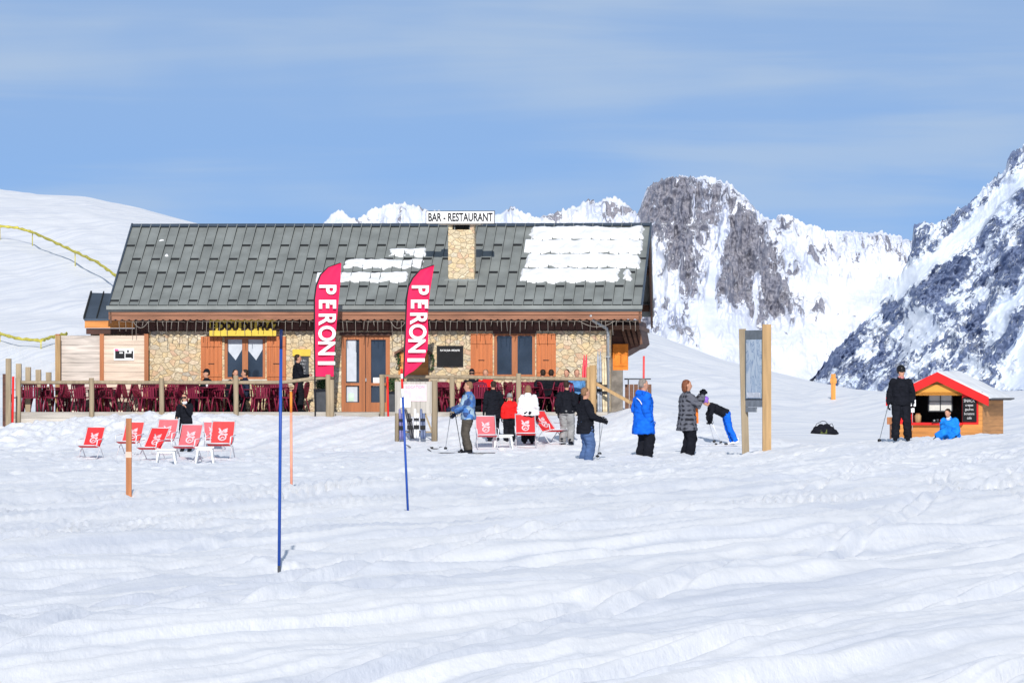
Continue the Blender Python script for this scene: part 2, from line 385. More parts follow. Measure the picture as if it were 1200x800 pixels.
def text(s, size, mat, parent, M, name='lettering', ext=.004, bold=0, sx=1, spacing=1, shear=0):
    cu = bpy.data.curves.new(name, 'FONT'); cu.body = s; cu.size = size; cu.extrude = ext; cu.offset = bold
    cu.align_x = 'CENTER'; cu.align_y = 'CENTER'; cu.space_character = spacing; cu.resolution_u = 4; cu.shear = shear
    t = bpy.data.objects.new('tmp', cu); COL.objects.link(t)
    dg = bpy.context.evaluated_depsgraph_get(); me = bpy.data.meshes.new_from_object(t.evaluated_get(dg))
    bpy.data.objects.remove(t); bpy.data.curves.remove(cu)
    me.transform(Matrix.Diagonal((sx, 1, 1, 1))); me.transform(M); me.materials.clear(); me.materials.append(mat); me.name = name
    o = bpy.data.objects.new(name, me); COL.objects.link(o); o.parent = parent
    return o
FACE = Matrix.Rotation(R(90), 4, 'X')         # text upright, facing -Y
def at(x, y, z): return Matrix.Translation((x, y, z))

# ------------------------------------------------------------------ ground
py = np.concatenate([np.linspace(2600, 830, 40), np.arange(828, 490, -.85), np.arange(490, 478.5, -.22)])
Yr = 9600/(py-HY)
Yr = np.concatenate([[-60, -25, -10, -3, 0, 2], Yr[Yr < 470], np.linspace(472, 620, 24), np.linspace(650, 2000, 30), np.linspace(2300, 9000, 14)])
Yr = np.unique(np.concatenate([Yr, np.linspace(88, 152, 330), np.linspace(152, 200, 100), np.linspace(200, 470, 160)]))
u = np.concatenate([np.linspace(-1.6, -.2, 24)[:-1], np.linspace(-.2, -.112, 50)[:-1], np.linspace(-.112, .112, 760), np.linspace(.112, .2, 50)[1:], np.linspace(.2, 1.6, 24)[1:]])
UU, YY = np.meshgrid(u, Yr)
W = np.where(YY > 12, YY, 12+0*YY)
XX = UU*W
# widen close to the camera
ZZ = ter(XX, YY)
def grid_object(name, XX, YY, ZZ, mat, attr=None):
    nr, nc = XX.shape
    co = np.stack([XX.ravel(), YY.ravel(), ZZ.ravel()], 1).astype(np.float32)
    idx = (np.arange(nr-1)[:, None]*nc+np.arange(nc-1)[None, :]).ravel()
    fs = np.stack([idx, idx+1, idx+nc+1, idx+nc], 1).astype(np.int32)
    me = bpy.data.meshes.new(name); me.vertices.add(len(co)); me.vertices.foreach_set('co', co.ravel())
    me.loops.add(fs.size); me.loops.foreach_set('vertex_index', fs.ravel())
    me.polygons.add(len(fs)); me.polygons.foreach_set('loop_start', np.arange(0, fs.size, 4, dtype=np.int32))
    me.polygons.foreach_set('loop_total', np.full(len(fs), 4, dtype=np.int32))
    me.polygons.foreach_set('use_smooth', np.ones(len(fs), dtype=bool))
    me.materials.append(mat); me.update(calc_edges=True)
    if attr is not None:
        a = me.attributes.new('rock', 'FLOAT', 'POINT'); a.data.foreach_set('value', attr.ravel().astype(np.float32))
    o = bpy.data.objects.new(name, me); COL.objects.link(o); return o
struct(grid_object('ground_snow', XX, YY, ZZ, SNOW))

# ------------------------------------------------------------------ mountains
def sdpoly(px, py, poly):
    d = np.full(px.shape, 1e9); inside = np.zeros(px.shape, bool); n = len(poly)
    for i in range(n):
        x1, y1 = poly[i]; x2, y2 = poly[(i+1) % n]
        ex, ey = x2-x1, y2-y1; t = np.clip(((px-x1)*ex+(py-y1)*ey)/(ex*ex+ey*ey+1e-9), 0, 1)
        d = np.minimum(d, np.hypot(px-x1-t*ex, py-y1-t*ey))
        c = ((y1 > py) != (y2 > py)) & (px < (x2-x1)*(py-y1)/((y2-y1)+1e-12)+x1); inside ^= c
    return np.where(inside, d, -d)
def zc(pl): return [(760+a/2.667, 170+b/2.667) for a, b in pl]
def mountain(name, ridge, Y, base_py, D, mat, rockf, rough, seed, step=.8, rows=300, shear=0, amp=1.0, soft=30):
    s = Y/F
    rx = [r[0] for r in ridge]; ry = [r[1] for r in ridge]
    cols = np.arange(rx[0], rx[-1], step); top = np.interp(cols, rx, ry)
    top = top-3.2*np.abs(fbm(cols/6, cols*0, seed+9, 4))*rough-1.8*fbm(cols/2.2, cols*0+3, seed+2, 3)*rough
    t = np.linspace(0, 1, rows)
    C, Tt = np.meshgrid(cols, t); TOP = np.meshgrid(top, t)[0]
    Hpx = np.maximum(base_py-TOP, 4)
    kk_ = int(soft/step); tp = np.pad(top, kk_, mode='edge'); ts = np.convolve(tp, np.hanning(2*kk_+1)/np.hanning(2*kk_+1).sum(), 'valid')
    Hs = np.maximum(base_py-np.meshgrid(ts, t)[0], 4)
    drop = Tt**.9
    TS = np.meshgrid(ts, t)[0]; PY = TS+(base_py-TS)*drop+(TOP-TS)*np.exp(-Tt*22); depth = D*Hs*Tt                 # in px units
    rk = rockf(C, PY)
    sx, sy = (C, PY) if not shear else ((C+PY)*.75, (PY-C)*.75)
    am = amp*np.clip(.16+rk*1.5, .10, 1.4)*sst(0, .03, Tt)
    n = ridged(sx/36, sy/62, seed, 5, .58)*22+ridged(sx/11, sy/19, seed+3, 4)*6.0+fbm(sx/3.5, sy/5, seed+5, 3)*2.4
    dep = depth+n*am*1.4
    Yw = Y-dep*s
    Zw = EYE+(HY-PY)*s+n*am*.35*s
    Xw = (C-CX)*s*(1+0*C)
    # crest falls away behind as well
    back = 40
    XB = np.repeat(Xw[:1], 6, 0); YB = Y+np.linspace(back*6, back, 6)[:, None]*s+0*XB; ZB = Zw[:1]-np.linspace(back*5, back*.8, 6)[:, None]*s
    RB = np.repeat(rk[:1], 6, 0)
    o = grid_object(name, np.vstack([XB, Xw]), np.vstack([YB, Yw]), np.vstack([ZB, Zw]), mat, np.vstack([RB, rk]))
    return struct(o)

MA = mountain_mat('distant_peak_rock_and_snow', (.22, .22, .27), (.36, .35, .39), (.68, .70, .76), 18)  # distance haze is mixed into the peaks' rock colours as blue
MBm = mountain_mat('main_peak_rock_and_snow', (.15, .16, .22), (.37, .365, .41), (.66, .68, .75), 13)
MC = mountain_mat('near_face_rock_and_snow', (.085, .125, .25), (.24, .29, .43), (.64, .69, .77), 8, rot=42, stretch=(1, 1, .5))
rA = [(180, 400), (260, 330), (330, 290), (360, 275), (380, 262), (388, 252), (400, 248), (408, 255), (420, 258), (432, 248), (445, 243), (466, 238), (480, 241), (500, 247), (520, 250), (560, 256), (580, 253), (592, 247), (600, 243), (612, 250), (630, 256), (650, 250), (660, 246), (680, 241), (690, 234), (700, 239), (715, 231), (728, 234), (740, 246), (752, 255), (790, 280), (860, 330), (960, 420)]
def rockA(x, y):
    r = .12+.55*np.exp(-((x-722)/20)**2-((y-250)/12)**2)+.4*np.exp(-((x-638)/24)**2-((y-256)/6)**2)+.35*np.exp(-((x-600)/9)**2)+.3*np.exp(-((x-470)/5)**2)
    return r+.25*fbm(x/9, y/9, 71, 3)
mountain('distant_peaks', rA, 7400, 470, 1.1, MA, rockA, 1.3, 101, 1.0, 200)
rB = [(480, 455), (560, 425), (640, 380), (700, 330), (725, 290), (742, 262), (750, 246), (755, 228), (760, 219), (770, 213), (782, 209), (796, 208), (810, 210), (825, 206), (838, 210), (850, 214), (862, 222), (872, 228), (878, 238), (886, 247), (895, 254), (905, 259), (915, 252), (926, 252), (940, 260), (955, 267), (968, 272), (985, 271), (1005, 273), (1030, 272), (1048, 276), (1070, 284), (1110, 290), (1200, 300)]
PB = [zc([(-30, 110), (60, 100), (150, 110), (130, 200), (150, 300), (165, 400), (125, 480), (80, 450), (60, 400), (30, 330), (-30, 260)]),
      zc([(205, 300), (240, 220), (300, 200), (350, 250), (400, 330), (410, 380), (445, 520), (400, 540), (340, 565), (312, 520), (322, 430), (300, 500), (230, 512), (205, 480)]),
      zc([(50, 100), (150, 105), (235, 118), (250, 200), (225, 300), (160, 330), (100, 250)]), zc([(150, 110), (230, 120), (300, 180), (345, 215), (280, 245), (220, 240), (170, 290), (145, 200)]),
      zc([(490, 500), (530, 480), (522, 520), (490, 535)]), zc([(452, 520), (472, 518), (465, 555), (445, 550)]),
      zc([(400, 215), (440, 225), (490, 280), (430, 275)]), zc([(500, 320), (530, 330), (520, 360), (495, 350)]),
      zc([(420, 370), (470, 380), (480, 410), (430, 440)]), zc([(20, 490), (70, 500), (130, 600), (90, 620), (40, 560)]),
      zc([(-60, 450), (10, 480), (30, 600), (-40, 560)]), zc([(690, 270), (720, 300), (745, 360), (700, 340)])]
def rockB(x, y):
    r = np.full(x.shape, -.1)
    wx = x+5*fbm(x/14, y/14, 61, 3); wy = y+5*fbm(x/14, y/14, 62, 3)
    for i, p in enumerate(PB):
        k = 17.0 if i < 4 else 8.0; hi = [.90, .98, .66, .74][i] if i < 4 else .6
        r = np.maximum(r, hi*np.clip(.5+sdpoly(wx, wy, p)/k*.5, 0, 1))
    r = r+.22*fbm((x+.3*y)/5, y/16, 63, 3)*sst(-.1, .1, r+.1*(y < 330))
    # flutes under the long crest
    r = np.maximum(r, (.36*sst(930, 960, x)+.35*fbm((x-.35*y)/4, y/20, 64, 3))*np.exp(-((y-290)/24)**2)-.1)
    # gullies of snow
    for x0, y0, x1, y1, w in [(812, 236, 810, 262, 1.2), (833, 310, 822, 400, 5), (848, 255, 840, 296, 3), (882, 330, 878, 380, 2.2)]:
        tt = np.clip((y-y0)/(y1-y0), 0, 1); cx = x0+(x1-x0)*tt
        r = r-.8*np.exp(-((x-cx+2.5*fbm(y/9, y*0, 65, 3))/w)**2)*sst(y0-8, y0+8, y)*(1-sst(y1-6, y1+10, y))
    return r
mountain('main_peak', rB, 5200, 462, 1.15, MBm, rockB, 1.5, 211, .8, 380)
rC = [(925, 470), (945, 452), (958, 436), (972, 420), (985, 405), (1000, 392), (1015, 374), (1028, 362), (1036, 346), (1048, 332), (1058, 318), (1064, 304), (1070, 290), (1066, 275), (1071, 266), (1080, 262), (1092, 263), (1104, 261), (1112, 256), (1122, 245), (1134, 240), (1146, 230), (1156, 218), (1168, 208), (1178, 202), (1181, 188), (1186, 178), (1193, 176), (1204, 170), (1230, 158), (1270, 150), (1350, 130), (1500, 120), (1700, 180)]
SC1 = zc([(715, 470), (740, 430), (800, 380), (880, 350), (920, 290), (990, 240), (1080, 150), (1170, 60), (1200, 100), (1100, 200), (1010, 290), (935, 350), (880, 385), (800, 460), (745, 480)])
SC2 = zc([(1200, 470), (1120, 560), (1040, 690), (1010, 760), (1090, 780), (1400, 800), (1400, 300)])
SC3 = zc([(790, 500), (850, 540), (860, 600), (830, 690), (800, 640)])
SC4 = zc([(1000, 560), (1100, 470), (1173, 400), (1173, 440), (1100, 520), (1010, 620)])
KC = [zc([(800, 465), (880, 385), (940, 355), (990, 370), (960, 430), (900, 460), (870, 520), (830, 510)]), zc([(1060, 380), (1173, 285), (1173, 380), (1060, 480), (1030, 460)]),
      zc([(1000, 630), (1090, 560), (1150, 510), (1120, 590), (1020, 700)]), zc([(720, 480), (790, 480), (770, 560), (730, 570)]), zc([(540, 660), (620, 590), (660, 640), (560, 730), (500, 735)]),
      zc([(940, 560), (1000, 500), (1030, 520), (960, 620)]), zc([(1115, 60), (1150, 20), (1140, 70), (1120, 90)])]
def rockC(x, y):
    wx = x+6*fbm(x/16, y/16, 81, 3); wy = y+6*fbm(x/16, y/16, 82, 3)
    r = np.full(x.shape, .51)+.42*fbm((x+.6*y)/9, (y-.6*x)/24, 83, 4)
    for p in KC: r = np.maximum(r, .95*np.clip(.5+sdpoly(wx, wy, p)/8, 0, 1))
    for p, q in ((SC1, .65), (SC2, .6), (SC3, .3), (SC4, .5)): r = r-q*np.clip(.5+sdpoly(wx, wy, p)/8, 0, 1)
    return r
mountain('right_mountain', rC, 3600, 478, 1.25, MC, rockC, 1.6, 307, .8, 420, shear=.5, amp=1.1)

# ------------------------------------------------------------------ chalet
TH = R(3.3); CT, ST = math.cos(TH), math.sin(TH); Y0 = 152.0
def L(px, ly):
    q = px-CX; return (q*(Y0+ly*CT)-F*ly*ST)/(F*CT+q*ST)
def LZ(py_, lx, ly):
    return EYE+(HY-py_)*(Y0-lx*ST+ly*CT)/F
def X(px): return L(px, 0)
def Z(py_): return EYE+(HY-py_)*Y0/F
ch = empty('chalet', (0, Y0, 0), -TH, 'stone and timber mountain restaurant chalet with grey metal roof partly covered in snow', 'building')
def framed(name, label, cat, group=None):   # a thing placed in the chalet's frame
    return empty(name, (0, Y0, 0), -TH, label, cat, group)
xl, xr = X(175), X(715)
zt = 3.40
# openings
W1 = (X(263), X(311), Z(444), Z(395)); W2 = (X(579), X(627), Z(441), Z(391)); DO = (X(400), X(457), .98, Z(393))
b = MB()
segs = sorted([xl, xr]+[W1[0], W1[1], W2[0], W2[1], DO[0], DO[1]])
def wallpiece(x0, x1, z0, z1): b.box(x0, x1, 0, .45, z0, z1)
wallpiece(xl, W1[0], 0, zt); wallpiece(W1[1], DO[0], 0, zt); wallpiece(DO[1], W2[0], 0, zt); wallpiece(W2[1], xr, 0, zt)
wallpiece(W1[0], W1[1], 0, W1[2]); wallpiece(W1[0], W1[1], W1[3], zt)
wallpiece(W2[0], W2[1], 0, W2[2]); wallpiece(W2[0], W2[1], W2[3], zt)
wallpiece(DO[0], DO[1], 0, .97); wallpiece(DO[0], DO[1], DO[3], zt)
b.box(xl, xl+.45, .45, 10.2, 0, 3.6); b.box(xr-.45, xr, .45, 10.2, 0, 3.6); b.box(xl+.45, xr-.45, 9.75, 10.2, 0, 3.6)
b.build('wall', STONE, ch)
MB().box(xl+.5, xr-.5, 1.6, 1.7, .9, 3.5).build('inner_partition', DKWOOD, ch)
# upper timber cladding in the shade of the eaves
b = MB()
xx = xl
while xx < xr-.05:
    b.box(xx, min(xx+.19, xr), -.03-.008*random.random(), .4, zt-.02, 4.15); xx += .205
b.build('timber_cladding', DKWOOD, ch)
# gable ends (triangles)
RX0 = L(127, -.9); RX1 = L(752, -.9); RXT0 = L(155, 5.1); RXT1 = L(763, 5.1)
EZ = LZ(360, 0, -.9); RZ = LZ(264, 0, 5.1); SL = (RZ-EZ)/6.0
def rz(ly): return EZ+SL*(ly+.9) if ly <= 5.1 else RZ-SL*(ly-5.1)
def rx0(ly): return RX0+(RXT0-RX0)*(1-abs(ly-5.1)/6)
def rx1(ly): return RX1+(RXT1-RX1)*(1-abs(ly-5.1)/6)
for x0 in (xl, xr-.1):
    MB().poly([(x0, 0, 3.55), (x0, 5.1, rz(5.1)-.25), (x0, 10.2, 3.55)], (.1, 0, 0)).build('gable_cladding', DKWOOD, ch)
# roof
roof = MB()
for a, c in ((-.9, 5.1), (5.1, 11.1)):
    vs = []
    for ly in (a, c):
        for x in (rx0(ly), rx1(ly)):
            vs += [(x, ly, rz(ly)), (x, ly, rz(ly)-.12)]
    roof.add(vs, [(0, 2, 6, 4), (1, 5, 7, 3), (0, 1, 3, 2), (4, 6, 7, 5), (0, 4, 5, 1), (2, 3, 7, 6)], 0)
NC = 54; ROW = .168
nrm = Vector((0, -SL, 1)).normalized()
def rp(s, v, h=0):   # s across 0..1, v up the slope 0..1
    ly = -.9+6*v; x = rx0(ly)+(rx1(ly)-rx0(ly))*s
    return Vector((x, ly, rz(ly)))+nrm*h
rows_v = [.075+.1675*k for k in range(-2, 7)]
for c in range(NC):
    s0 = (c+.02)/NC; s1 = (c+.98)/NC
    ks = [v for i, v in enumerate(rows_v) if (i+c) % 2 == 0]
    for v0, v1 in zip(ks[:-1], ks[1:]):
        a = max(v0, .012); d = min(v1, .995)
        if d <= a+.01: continue
        t = .055; e = .012
        j = random.uniform(-.004, .004)
        vs = [rp(s0, a, t+j), rp(s1, a, t+j), rp(s1, d, e), rp(s0, d, e), rp(s0, a+.004, .004), rp(s1, a+.004, .004)]
        roof.add(vs, [(0, 1, 2, 3)], 0)
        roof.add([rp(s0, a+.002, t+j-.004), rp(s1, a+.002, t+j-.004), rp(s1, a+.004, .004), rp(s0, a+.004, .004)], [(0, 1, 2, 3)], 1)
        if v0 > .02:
            # dark strip painted in as the shade beneath the lip
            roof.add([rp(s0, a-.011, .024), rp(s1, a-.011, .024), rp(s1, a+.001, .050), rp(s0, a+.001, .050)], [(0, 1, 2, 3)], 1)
for c in range(NC+1):
    s = c/NC; w = .011
    p0 = rp(s, .01, .035); p1 = rp(s, .995, .035)
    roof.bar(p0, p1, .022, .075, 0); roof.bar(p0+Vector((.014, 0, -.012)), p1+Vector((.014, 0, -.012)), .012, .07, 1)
rf = roof.build('roof', [METAL, METALD], ch)
b = MB()
for c in range(27):   # ridge cap in short lengths
    s0, s1 = c/27, (c+1)/27
    a = rp(s0, .972, .05); d = rp(s1, .972, .05); p = rp(s0, 1, .075); q = rp(s1, 1, .075)
    a2 = Vector((a.x, 10.2-a.y, a.z)); d2 = Vector((d.x, 10.2-d.y, d.z))
    b.add([a, d, q, p, a2, d2], [(0, 1, 2, 3), (3, 2, 5, 4)], 0)
b.build('ridge_cap', [METALB, METALD], ch)
b = MB(); b.bar(rp(0, 0, .02)-Vector((0.05, .04, .02)), rp(1, 0, .02)+Vector((.02, -.04, -.02)), .12, .11); b.build('gutter', METAL, ch)
for s, nm in ((0, 'left'), (1, 'right')):
    for v in (0,):
        MB().bar(rp(s, -.005, .03), rp(s, 1, .03), .05, .13).build('verge_flashing', METALB, ch)
# fascia, soffit, verge boards
def eave_band(z1, z0, ly, thick, name, mat, scallop=False):
    b = MB(); x0, x1 = RX0, RX1
    n = 78
    if not scallop: b.box(x0, x1, ly, ly+thick, z0, z1)
    else:
        for i in range(n):
            a = x0+(x1-x0)*i/n; d = x0+(x1-x0)*(i+1)/n; m = (a+d)/2
            b.poly([(a, ly, z1), (d, ly, z1), (d, ly, z0+.02), (d-(d-a)*.2, ly, z0-.005), (m, ly, z0-.02), (a+(d-a)*.2, ly, z0-.005), (a, ly, z0+.02)], (0, thick, 0))
    return b.build(name, mat, ch)
eave_band(EZ-.08, EZ-.22, -.86, .05, 'fascia_board', FASC)
eave_band(EZ-.222, EZ-.36, -.83, .04, 'scalloped_fascia_board', FASC, True)
b = MB(); b.add([(RX0+.05, -.78, EZ-.2), (RX1-.05, -.78, EZ-.2), (RX1-.05, 0, EZ-.12), (RX0+.05, 0, EZ-.12)], [(0, 1, 2, 3)]); b.build('soffit', DKWOOD, ch)
x = RX0+.2
while x < RX1: MB().box(x-.05, x+.05, -.78, -.04, EZ-.34, EZ-.21).build('rafter', RAFT, ch); x += .62
for side in (0, 1):
    b = MB()
    for a, c in ((-.86, 5.1), (5.1, 11.06)):
        f_ = rx1 if side else rx0; o_ = -.03 if side else .03
        vs = []
        for ly in (a, c):
            for dx in (0, .06):
                for dz in (-.13, -.48): vs.append((f_(ly)+o_-dx+(0 if side else .06), ly, rz(ly)+dz))
        b.add(vs, [(0, 1, 3, 2), (4, 6, 7, 5), (0, 4, 5, 1), (2, 3, 7, 6), (0, 2, 6, 4), (1, 5, 7, 3)])
    b.build('bargeboard', RAFT, ch)
b = MB()
for ly in (.15, 2.6, 5.1, 7.6, 10.1):
    b.box(xr+.0, rx1(ly)-.12, ly-.1, ly+.1, rz(ly)-.4, rz(ly)-.18)
b.box(xr-.02, rx1(5)-.2, .1, 10.1, 3.43, 3.55)
b.build('purlin', RAFT, ch)
# lower side porch in dark timber on the right gable
b = MB()
b.poly([(xr+.02, 1.2, 3.75), (xr+.80, 1.2, 3.72), (xr+.92, 1.2, 3.05), (xr+.80, 1.2, 2.93), (xr+.62, 1.2, 2.88), (xr+.35, 1.2, 2.72), (xr+.02, 1.2, 2.56)], (0, 7, 0))
b.build('side_canopy', DKWOOD, ch)
b = MB()
for k in range(4): b.bar((xr+.28+.16*k, 1.12-.01*k, 3.6), (xr+.5+.13*k, 1.12-.01*k, 2.9+.03*k), .09, .05)
b.build('canopy_brace', RAFT, ch)
b = MB(); b.box(xr+.04, xr+.50, 1.0, 1.05, 2.22, 3.0); b.box(xr+.08, xr+.46, .97, 1.0, 2.34, 2.40); b.build('side_shutter', plain('bright_orange_board', (.66, .20, .025), .6), ch)
b = MB(); b.box(xr+.003, xr+.34, .9, 1.1, 0, 2.22); b.build('shaded_side_wall', plain('shaded_grey_stone', (.19, .17, .15), .9, .3, (6, 6, 6), 0, .6), ch)  # piece of side wall, its shade put into a dark stone colour
# downpipe
b = MB(); b.loft([(xr-.55, -.82, EZ-.22), (xr-.5, -.7, EZ-.38), (xr-.1, -.14, EZ-.62), (xr-.06, -.09, EZ-.8), (xr-.06, -.09, .9)], .05); 
for z in (1.6, 2.6): b.box(xr-.125, xr+.005, -.15, 0, z, z+.03)
b.build('downpipe', GREYM, ch)
# chimney
cx0, cx1 = L(525, 1), L(556, 1); ctop = LZ(269, 0, 1)
b = MB(); b.box(cx0, cx1, 1.0, 1.75, 4.4, ctop)
chm = b.build('chimney', CHSTONE, ch, bevel=.02)
b = MB()
for x in (cx0+.01, cx1-.13): b.box(x, x+.12, 1.02, 1.73, ctop, ctop+.15)
b.box(cx0+.2, cx1-.2, 1.2, 1.6, ctop, ctop+.14, 1); b.build('chimney_cap_posts', [CHSTONE, METALD], chm)
b = MB(); b.box(L(515, 1), L(564, 1), .88, 1.87, ctop+.15, ctop+.20); b.build('chimney_cap', plain('cap_concrete', (.42, .38, .34), .9), chm)
b = MB(); b.box(cx0-.1, cx1+.1, .86, .995, rz(.9)+.02, rz(.9)+.09); b.build('chimney_flashing', METAL, chm)
# snow on roof (patches follow the sheet rows)
def snow_patch(name, s_rng, rows, seed, thick=.115, res=220):
    nu = res; smin, smax = s_rng; vmin = min(r[0] for r in rows)-.02; vmax = max(r[1] for r in rows)+.02
    nv = 70; S, V = np.meshgrid(np.linspace(smin, smax, nu), np.linspace(vmin, vmax, nv)); m = np.zeros_like(S)
    for (v0, v1, a, c) in rows:
        sc_ = S*NC
        lo = v0+.0075*np.cos(sc_*math.pi)+.022*fbm(S*60, V*4, seed, 3); hi = v1+.008*fbm(S*40, V*3, seed+1, 3)
        ea = a+.006*fbm(V*40, S*0, seed+2, 3); ec = c+.006*fbm(V*40, S*0+5, seed+3, 3)
        k = sst(0, .014, V-lo)*sst(0, .012, hi-V)*sst(0, .006, S-ea)*sst(0, .006, ec-S)
        m = np.maximum(m, k)
    h = -.02+m**.8*(thick+.01+.05*fbm(S*50, V*14, seed+5, 3))
    pts = [rp(float(S[j, i]), float(V[j, i]), .045+float(h[j, i])-.035) for j in range(nv) for i in range(nu)]
    keep = m > .02
    fs = [(j*nu+i, j*nu+i+1, (j+1)*nu+i+1, (j+1)*nu+i) for j in range(nv-1) for i in range(nu-1) if keep[j:j+2, i:i+2].any()]
    MB().add(pts, fs, 0, True).build(name, plain('old_roof_snow', (.76, .77, .79), .6, .10, (2, 2, 2), 0, .8), ch)
def sv(px, py_):  # photo position on the roof -> roof coordinates
    v = (360-py_)/96.5; xa = 127+28*v; xb = 752+11*v; return (px-xa)/(xb-xa), v
def row(x0, x1, ya, yb):
    s0, v0 = sv(x0, yb); s1, v1 = sv(x1, ya); return (v0, v1, s0, s1)
snow_patch('snow_patch', (.765, .997), [row(621, 755, 268, 283), row(608, 754, 284, 299.5), row(616, 752, 301, 316), row(607, 727, 318, 333), row(728, 741, 320, 331)], 5)
snow_patch('snow_patch', (.38, .62), [row(455, 503, 293, 303), row(402, 498, 306, 316.5), row(362, 480, 321, 333)], 9, .08)
snow_patch('snow_patch', (.04, .14), [row(185, 193, 281, 284), row(191, 202, 284, 288), row(191, 199, 299, 302)], 15, .05, 90)

def window(parts, x0, x1, z0, z1, curtain, name='window'):
    fr = MB(); w = .085; y0, y1 = .06, .14
    fr.box(x0, x0+w, y0, y1, z0, z1); fr.box(x1-w, x1, y0, y1, z0, z1)
    fr.box(x0+w, x1-w, y0, y1, z0, z0+w*.7); fr.box(x0+w, x1-w, y0, y1, z1-w*.7, z1)
    m = (x0+x1)/2; fr.box(m-.085, m+.085, y0-.012, y1, z0+w*.7, z1-w*.7)
    o = MB().box(x0+.004, x1-.004, .14, .2, z0+.004, z1-.004).build(name, DKWOOD, parts)
    fr.build('frame', FRAME, o)
    pn = MB()
    for a, c in ((x0+w, m-.085), (m+.085, x1-w)): pn.box(a, c, .10, .112, z0+w*.7, z1-w*.7)
    pn.build('pane', GLASS, o)
    MB().box(x0-.06, x1+.06, -.09, .05, z0-.055, z0-.004).build('sill', plain('pale_sill_stone', (.55, .5, .42), .8), o)
    MB().box(x0-.03, x1+.03, -.022, .05, z1+.003, z1+.09).build('lintel', DKWOOD, o)
    if curtain:
        c = MB(); zz = z1-w*.7
        for a, d in ((x0+w, m-.085), (m+.085, x1-w)):
            mm = (a+d)/2
            c.poly([(a+.01, .090, zz), (d-.01, .090, zz), (d-.01, .090, zz-.30), (mm+.02, .090, zz-.62), (a+.01, .090, zz-.34)], (0, .006, 0))
        c.build('curtain', CURT, o)
    return o
window(ch, *W1, True); w2 = window(ch, *W2, False)
def shutter(x0, x1, z0, z1):
    b = MB(); n = 5; w = (x1-x0)/n
    for i in range(n): b.box(x0+i*w+.004, x0+(i+1)*w-.004, -.075, -.04, z0, z1)
    b.box(x0-.01, x1+.01, -.040, -.005, z0+.02, z1-.02)
    o = b.build('shutter', SHUT, ch)
    m = (x0+x1)/2
    for zb in (z1-.3, z0+.12): MB().box(x0+.01, x1-.01, -.098, -.077, zb, zb+.1).build('cross_batten', SHUT, o)
    MB().box(m-.09, m+.09, -.09, -.077, (z0+z1)/2-.16, (z0+z1)/2-.14).build('latch', BLACK, o)
    MB().box(x0+.0, x0+.0+.01, -.1, 0, z0+.05, z0+.09).build('hinge', BLACK, o)
shutter(X(236), X(260), Z(446), Z(394)); shutter(X(313), X(335), Z(446), Z(394))
shutter(X(552), X(577), Z(441), Z(391)); shutter(X(629), X(651), Z(441), Z(391))
# door
dx0, dx1, dz0, dz1 = DO; dm = X(429)
dr = MB().box(dx0+.004, dx1-.004, .16, .2, dz0, dz1-.004).build('door', GLASS, ch)
fr = MB()
for a, c in ((dx0, dx0+.13), (dm-.21, dm-.03), (dm-.03+.02, dm+.14), (dx1-.13, dx1)): fr.box(a, c, .06, .155, dz0, dz1)
for a, c in ((dx0+.13, dm-.21), (dm+.14, dx1-.13)):
    fr.box(a, c, .06, .155, dz0, dz0+.28); fr.box(a, c, .06, .155, dz1-.12, dz1); fr.box(a, c, .06, .155, dz0+.78, dz0+.86)
fr.build('door_frame', FRAME, dr)
MB().box(dx0+.15, dm-.3, .132, .14, dz0+.9, dz1-.13).box(dx0+.15, dm-.27, .132, .14, dz0+.3, dz0+.76).build('curtain', CURT, dr)
MB().box(dm+.2, dm+.42, .120, .13, dz0+.75, dz0+1.02).build('paper_notice', WHITEP, dr)
MB().box(dx0+.2, dx0+.36, .12, .13, dz0+.32, dz0+.55).build('paper_notice', plain('pale_green_paper', (.5, .66, .55), .8), dr)
MB().box(dm-.02, dm+.01, .0, .06, dz0+.9, dz0+1.0).build('handle', GREYM, dr)
MB().box(dx0-.06, dx1+.06, -.03, .05, dz1+.003, dz1+.1).build('lintel', DKWOOD, ch)
# annex on the left
a0 = X(99); a1 = X(158)
MB().box(X(104), xl-.01, .4, 5, 0, 3.45).build('annex_wall', STONE, ch)
b = MB(); ra = Z(373)+.0
b.add([(a0, -.1, ra), (xl+.2, -.1, ra), (X(132)+.6, 1.7, Z(343)), (L(107, 1.7), 1.7, LZ(343, -12, 1.7)), (a0, -.1, ra-.06), (xl+.2, -.1, ra-.06), (X(132)+.6, 1.7, Z(343)-.06), (L(107, 1.7), 1.7, LZ(343, -12, 1.7)-.06)],
      [(0, 1, 2, 3), (4, 7, 6, 5), (0, 4, 5, 1), (0, 3, 7, 4)], 0)
for k in range(1, 4):
    p = Vector((a0+k*.38, -.1, ra+.03)); q = Vector((L(107, 1.7)+k*.38, 1.7, LZ(343, -12, 1.7)+.03)); b.bar(p, q, .03, .05, 1)
b.bar((a0, -.1, ra+.02), (L(107, 1.7), 1.7, LZ(343, -12, 1.7)+.02), .05, .09, 1)
b.build('annex_roof', [METALB, METALD], ch)
MB().box(a0+.02, a1, -.08, 0, Z(384), Z(374)).build('annex_fascia', ORW, ch)
MB().box(a0+.05, a1, .0, .4, Z(391), Z(384.5)).build('annex_soffit', DKWOOD, ch)
MB().box(a1+.003, xl-.01, -.05, .39, Z(395), Z(370)).build('annex_cladding', DKWOOD, ch)

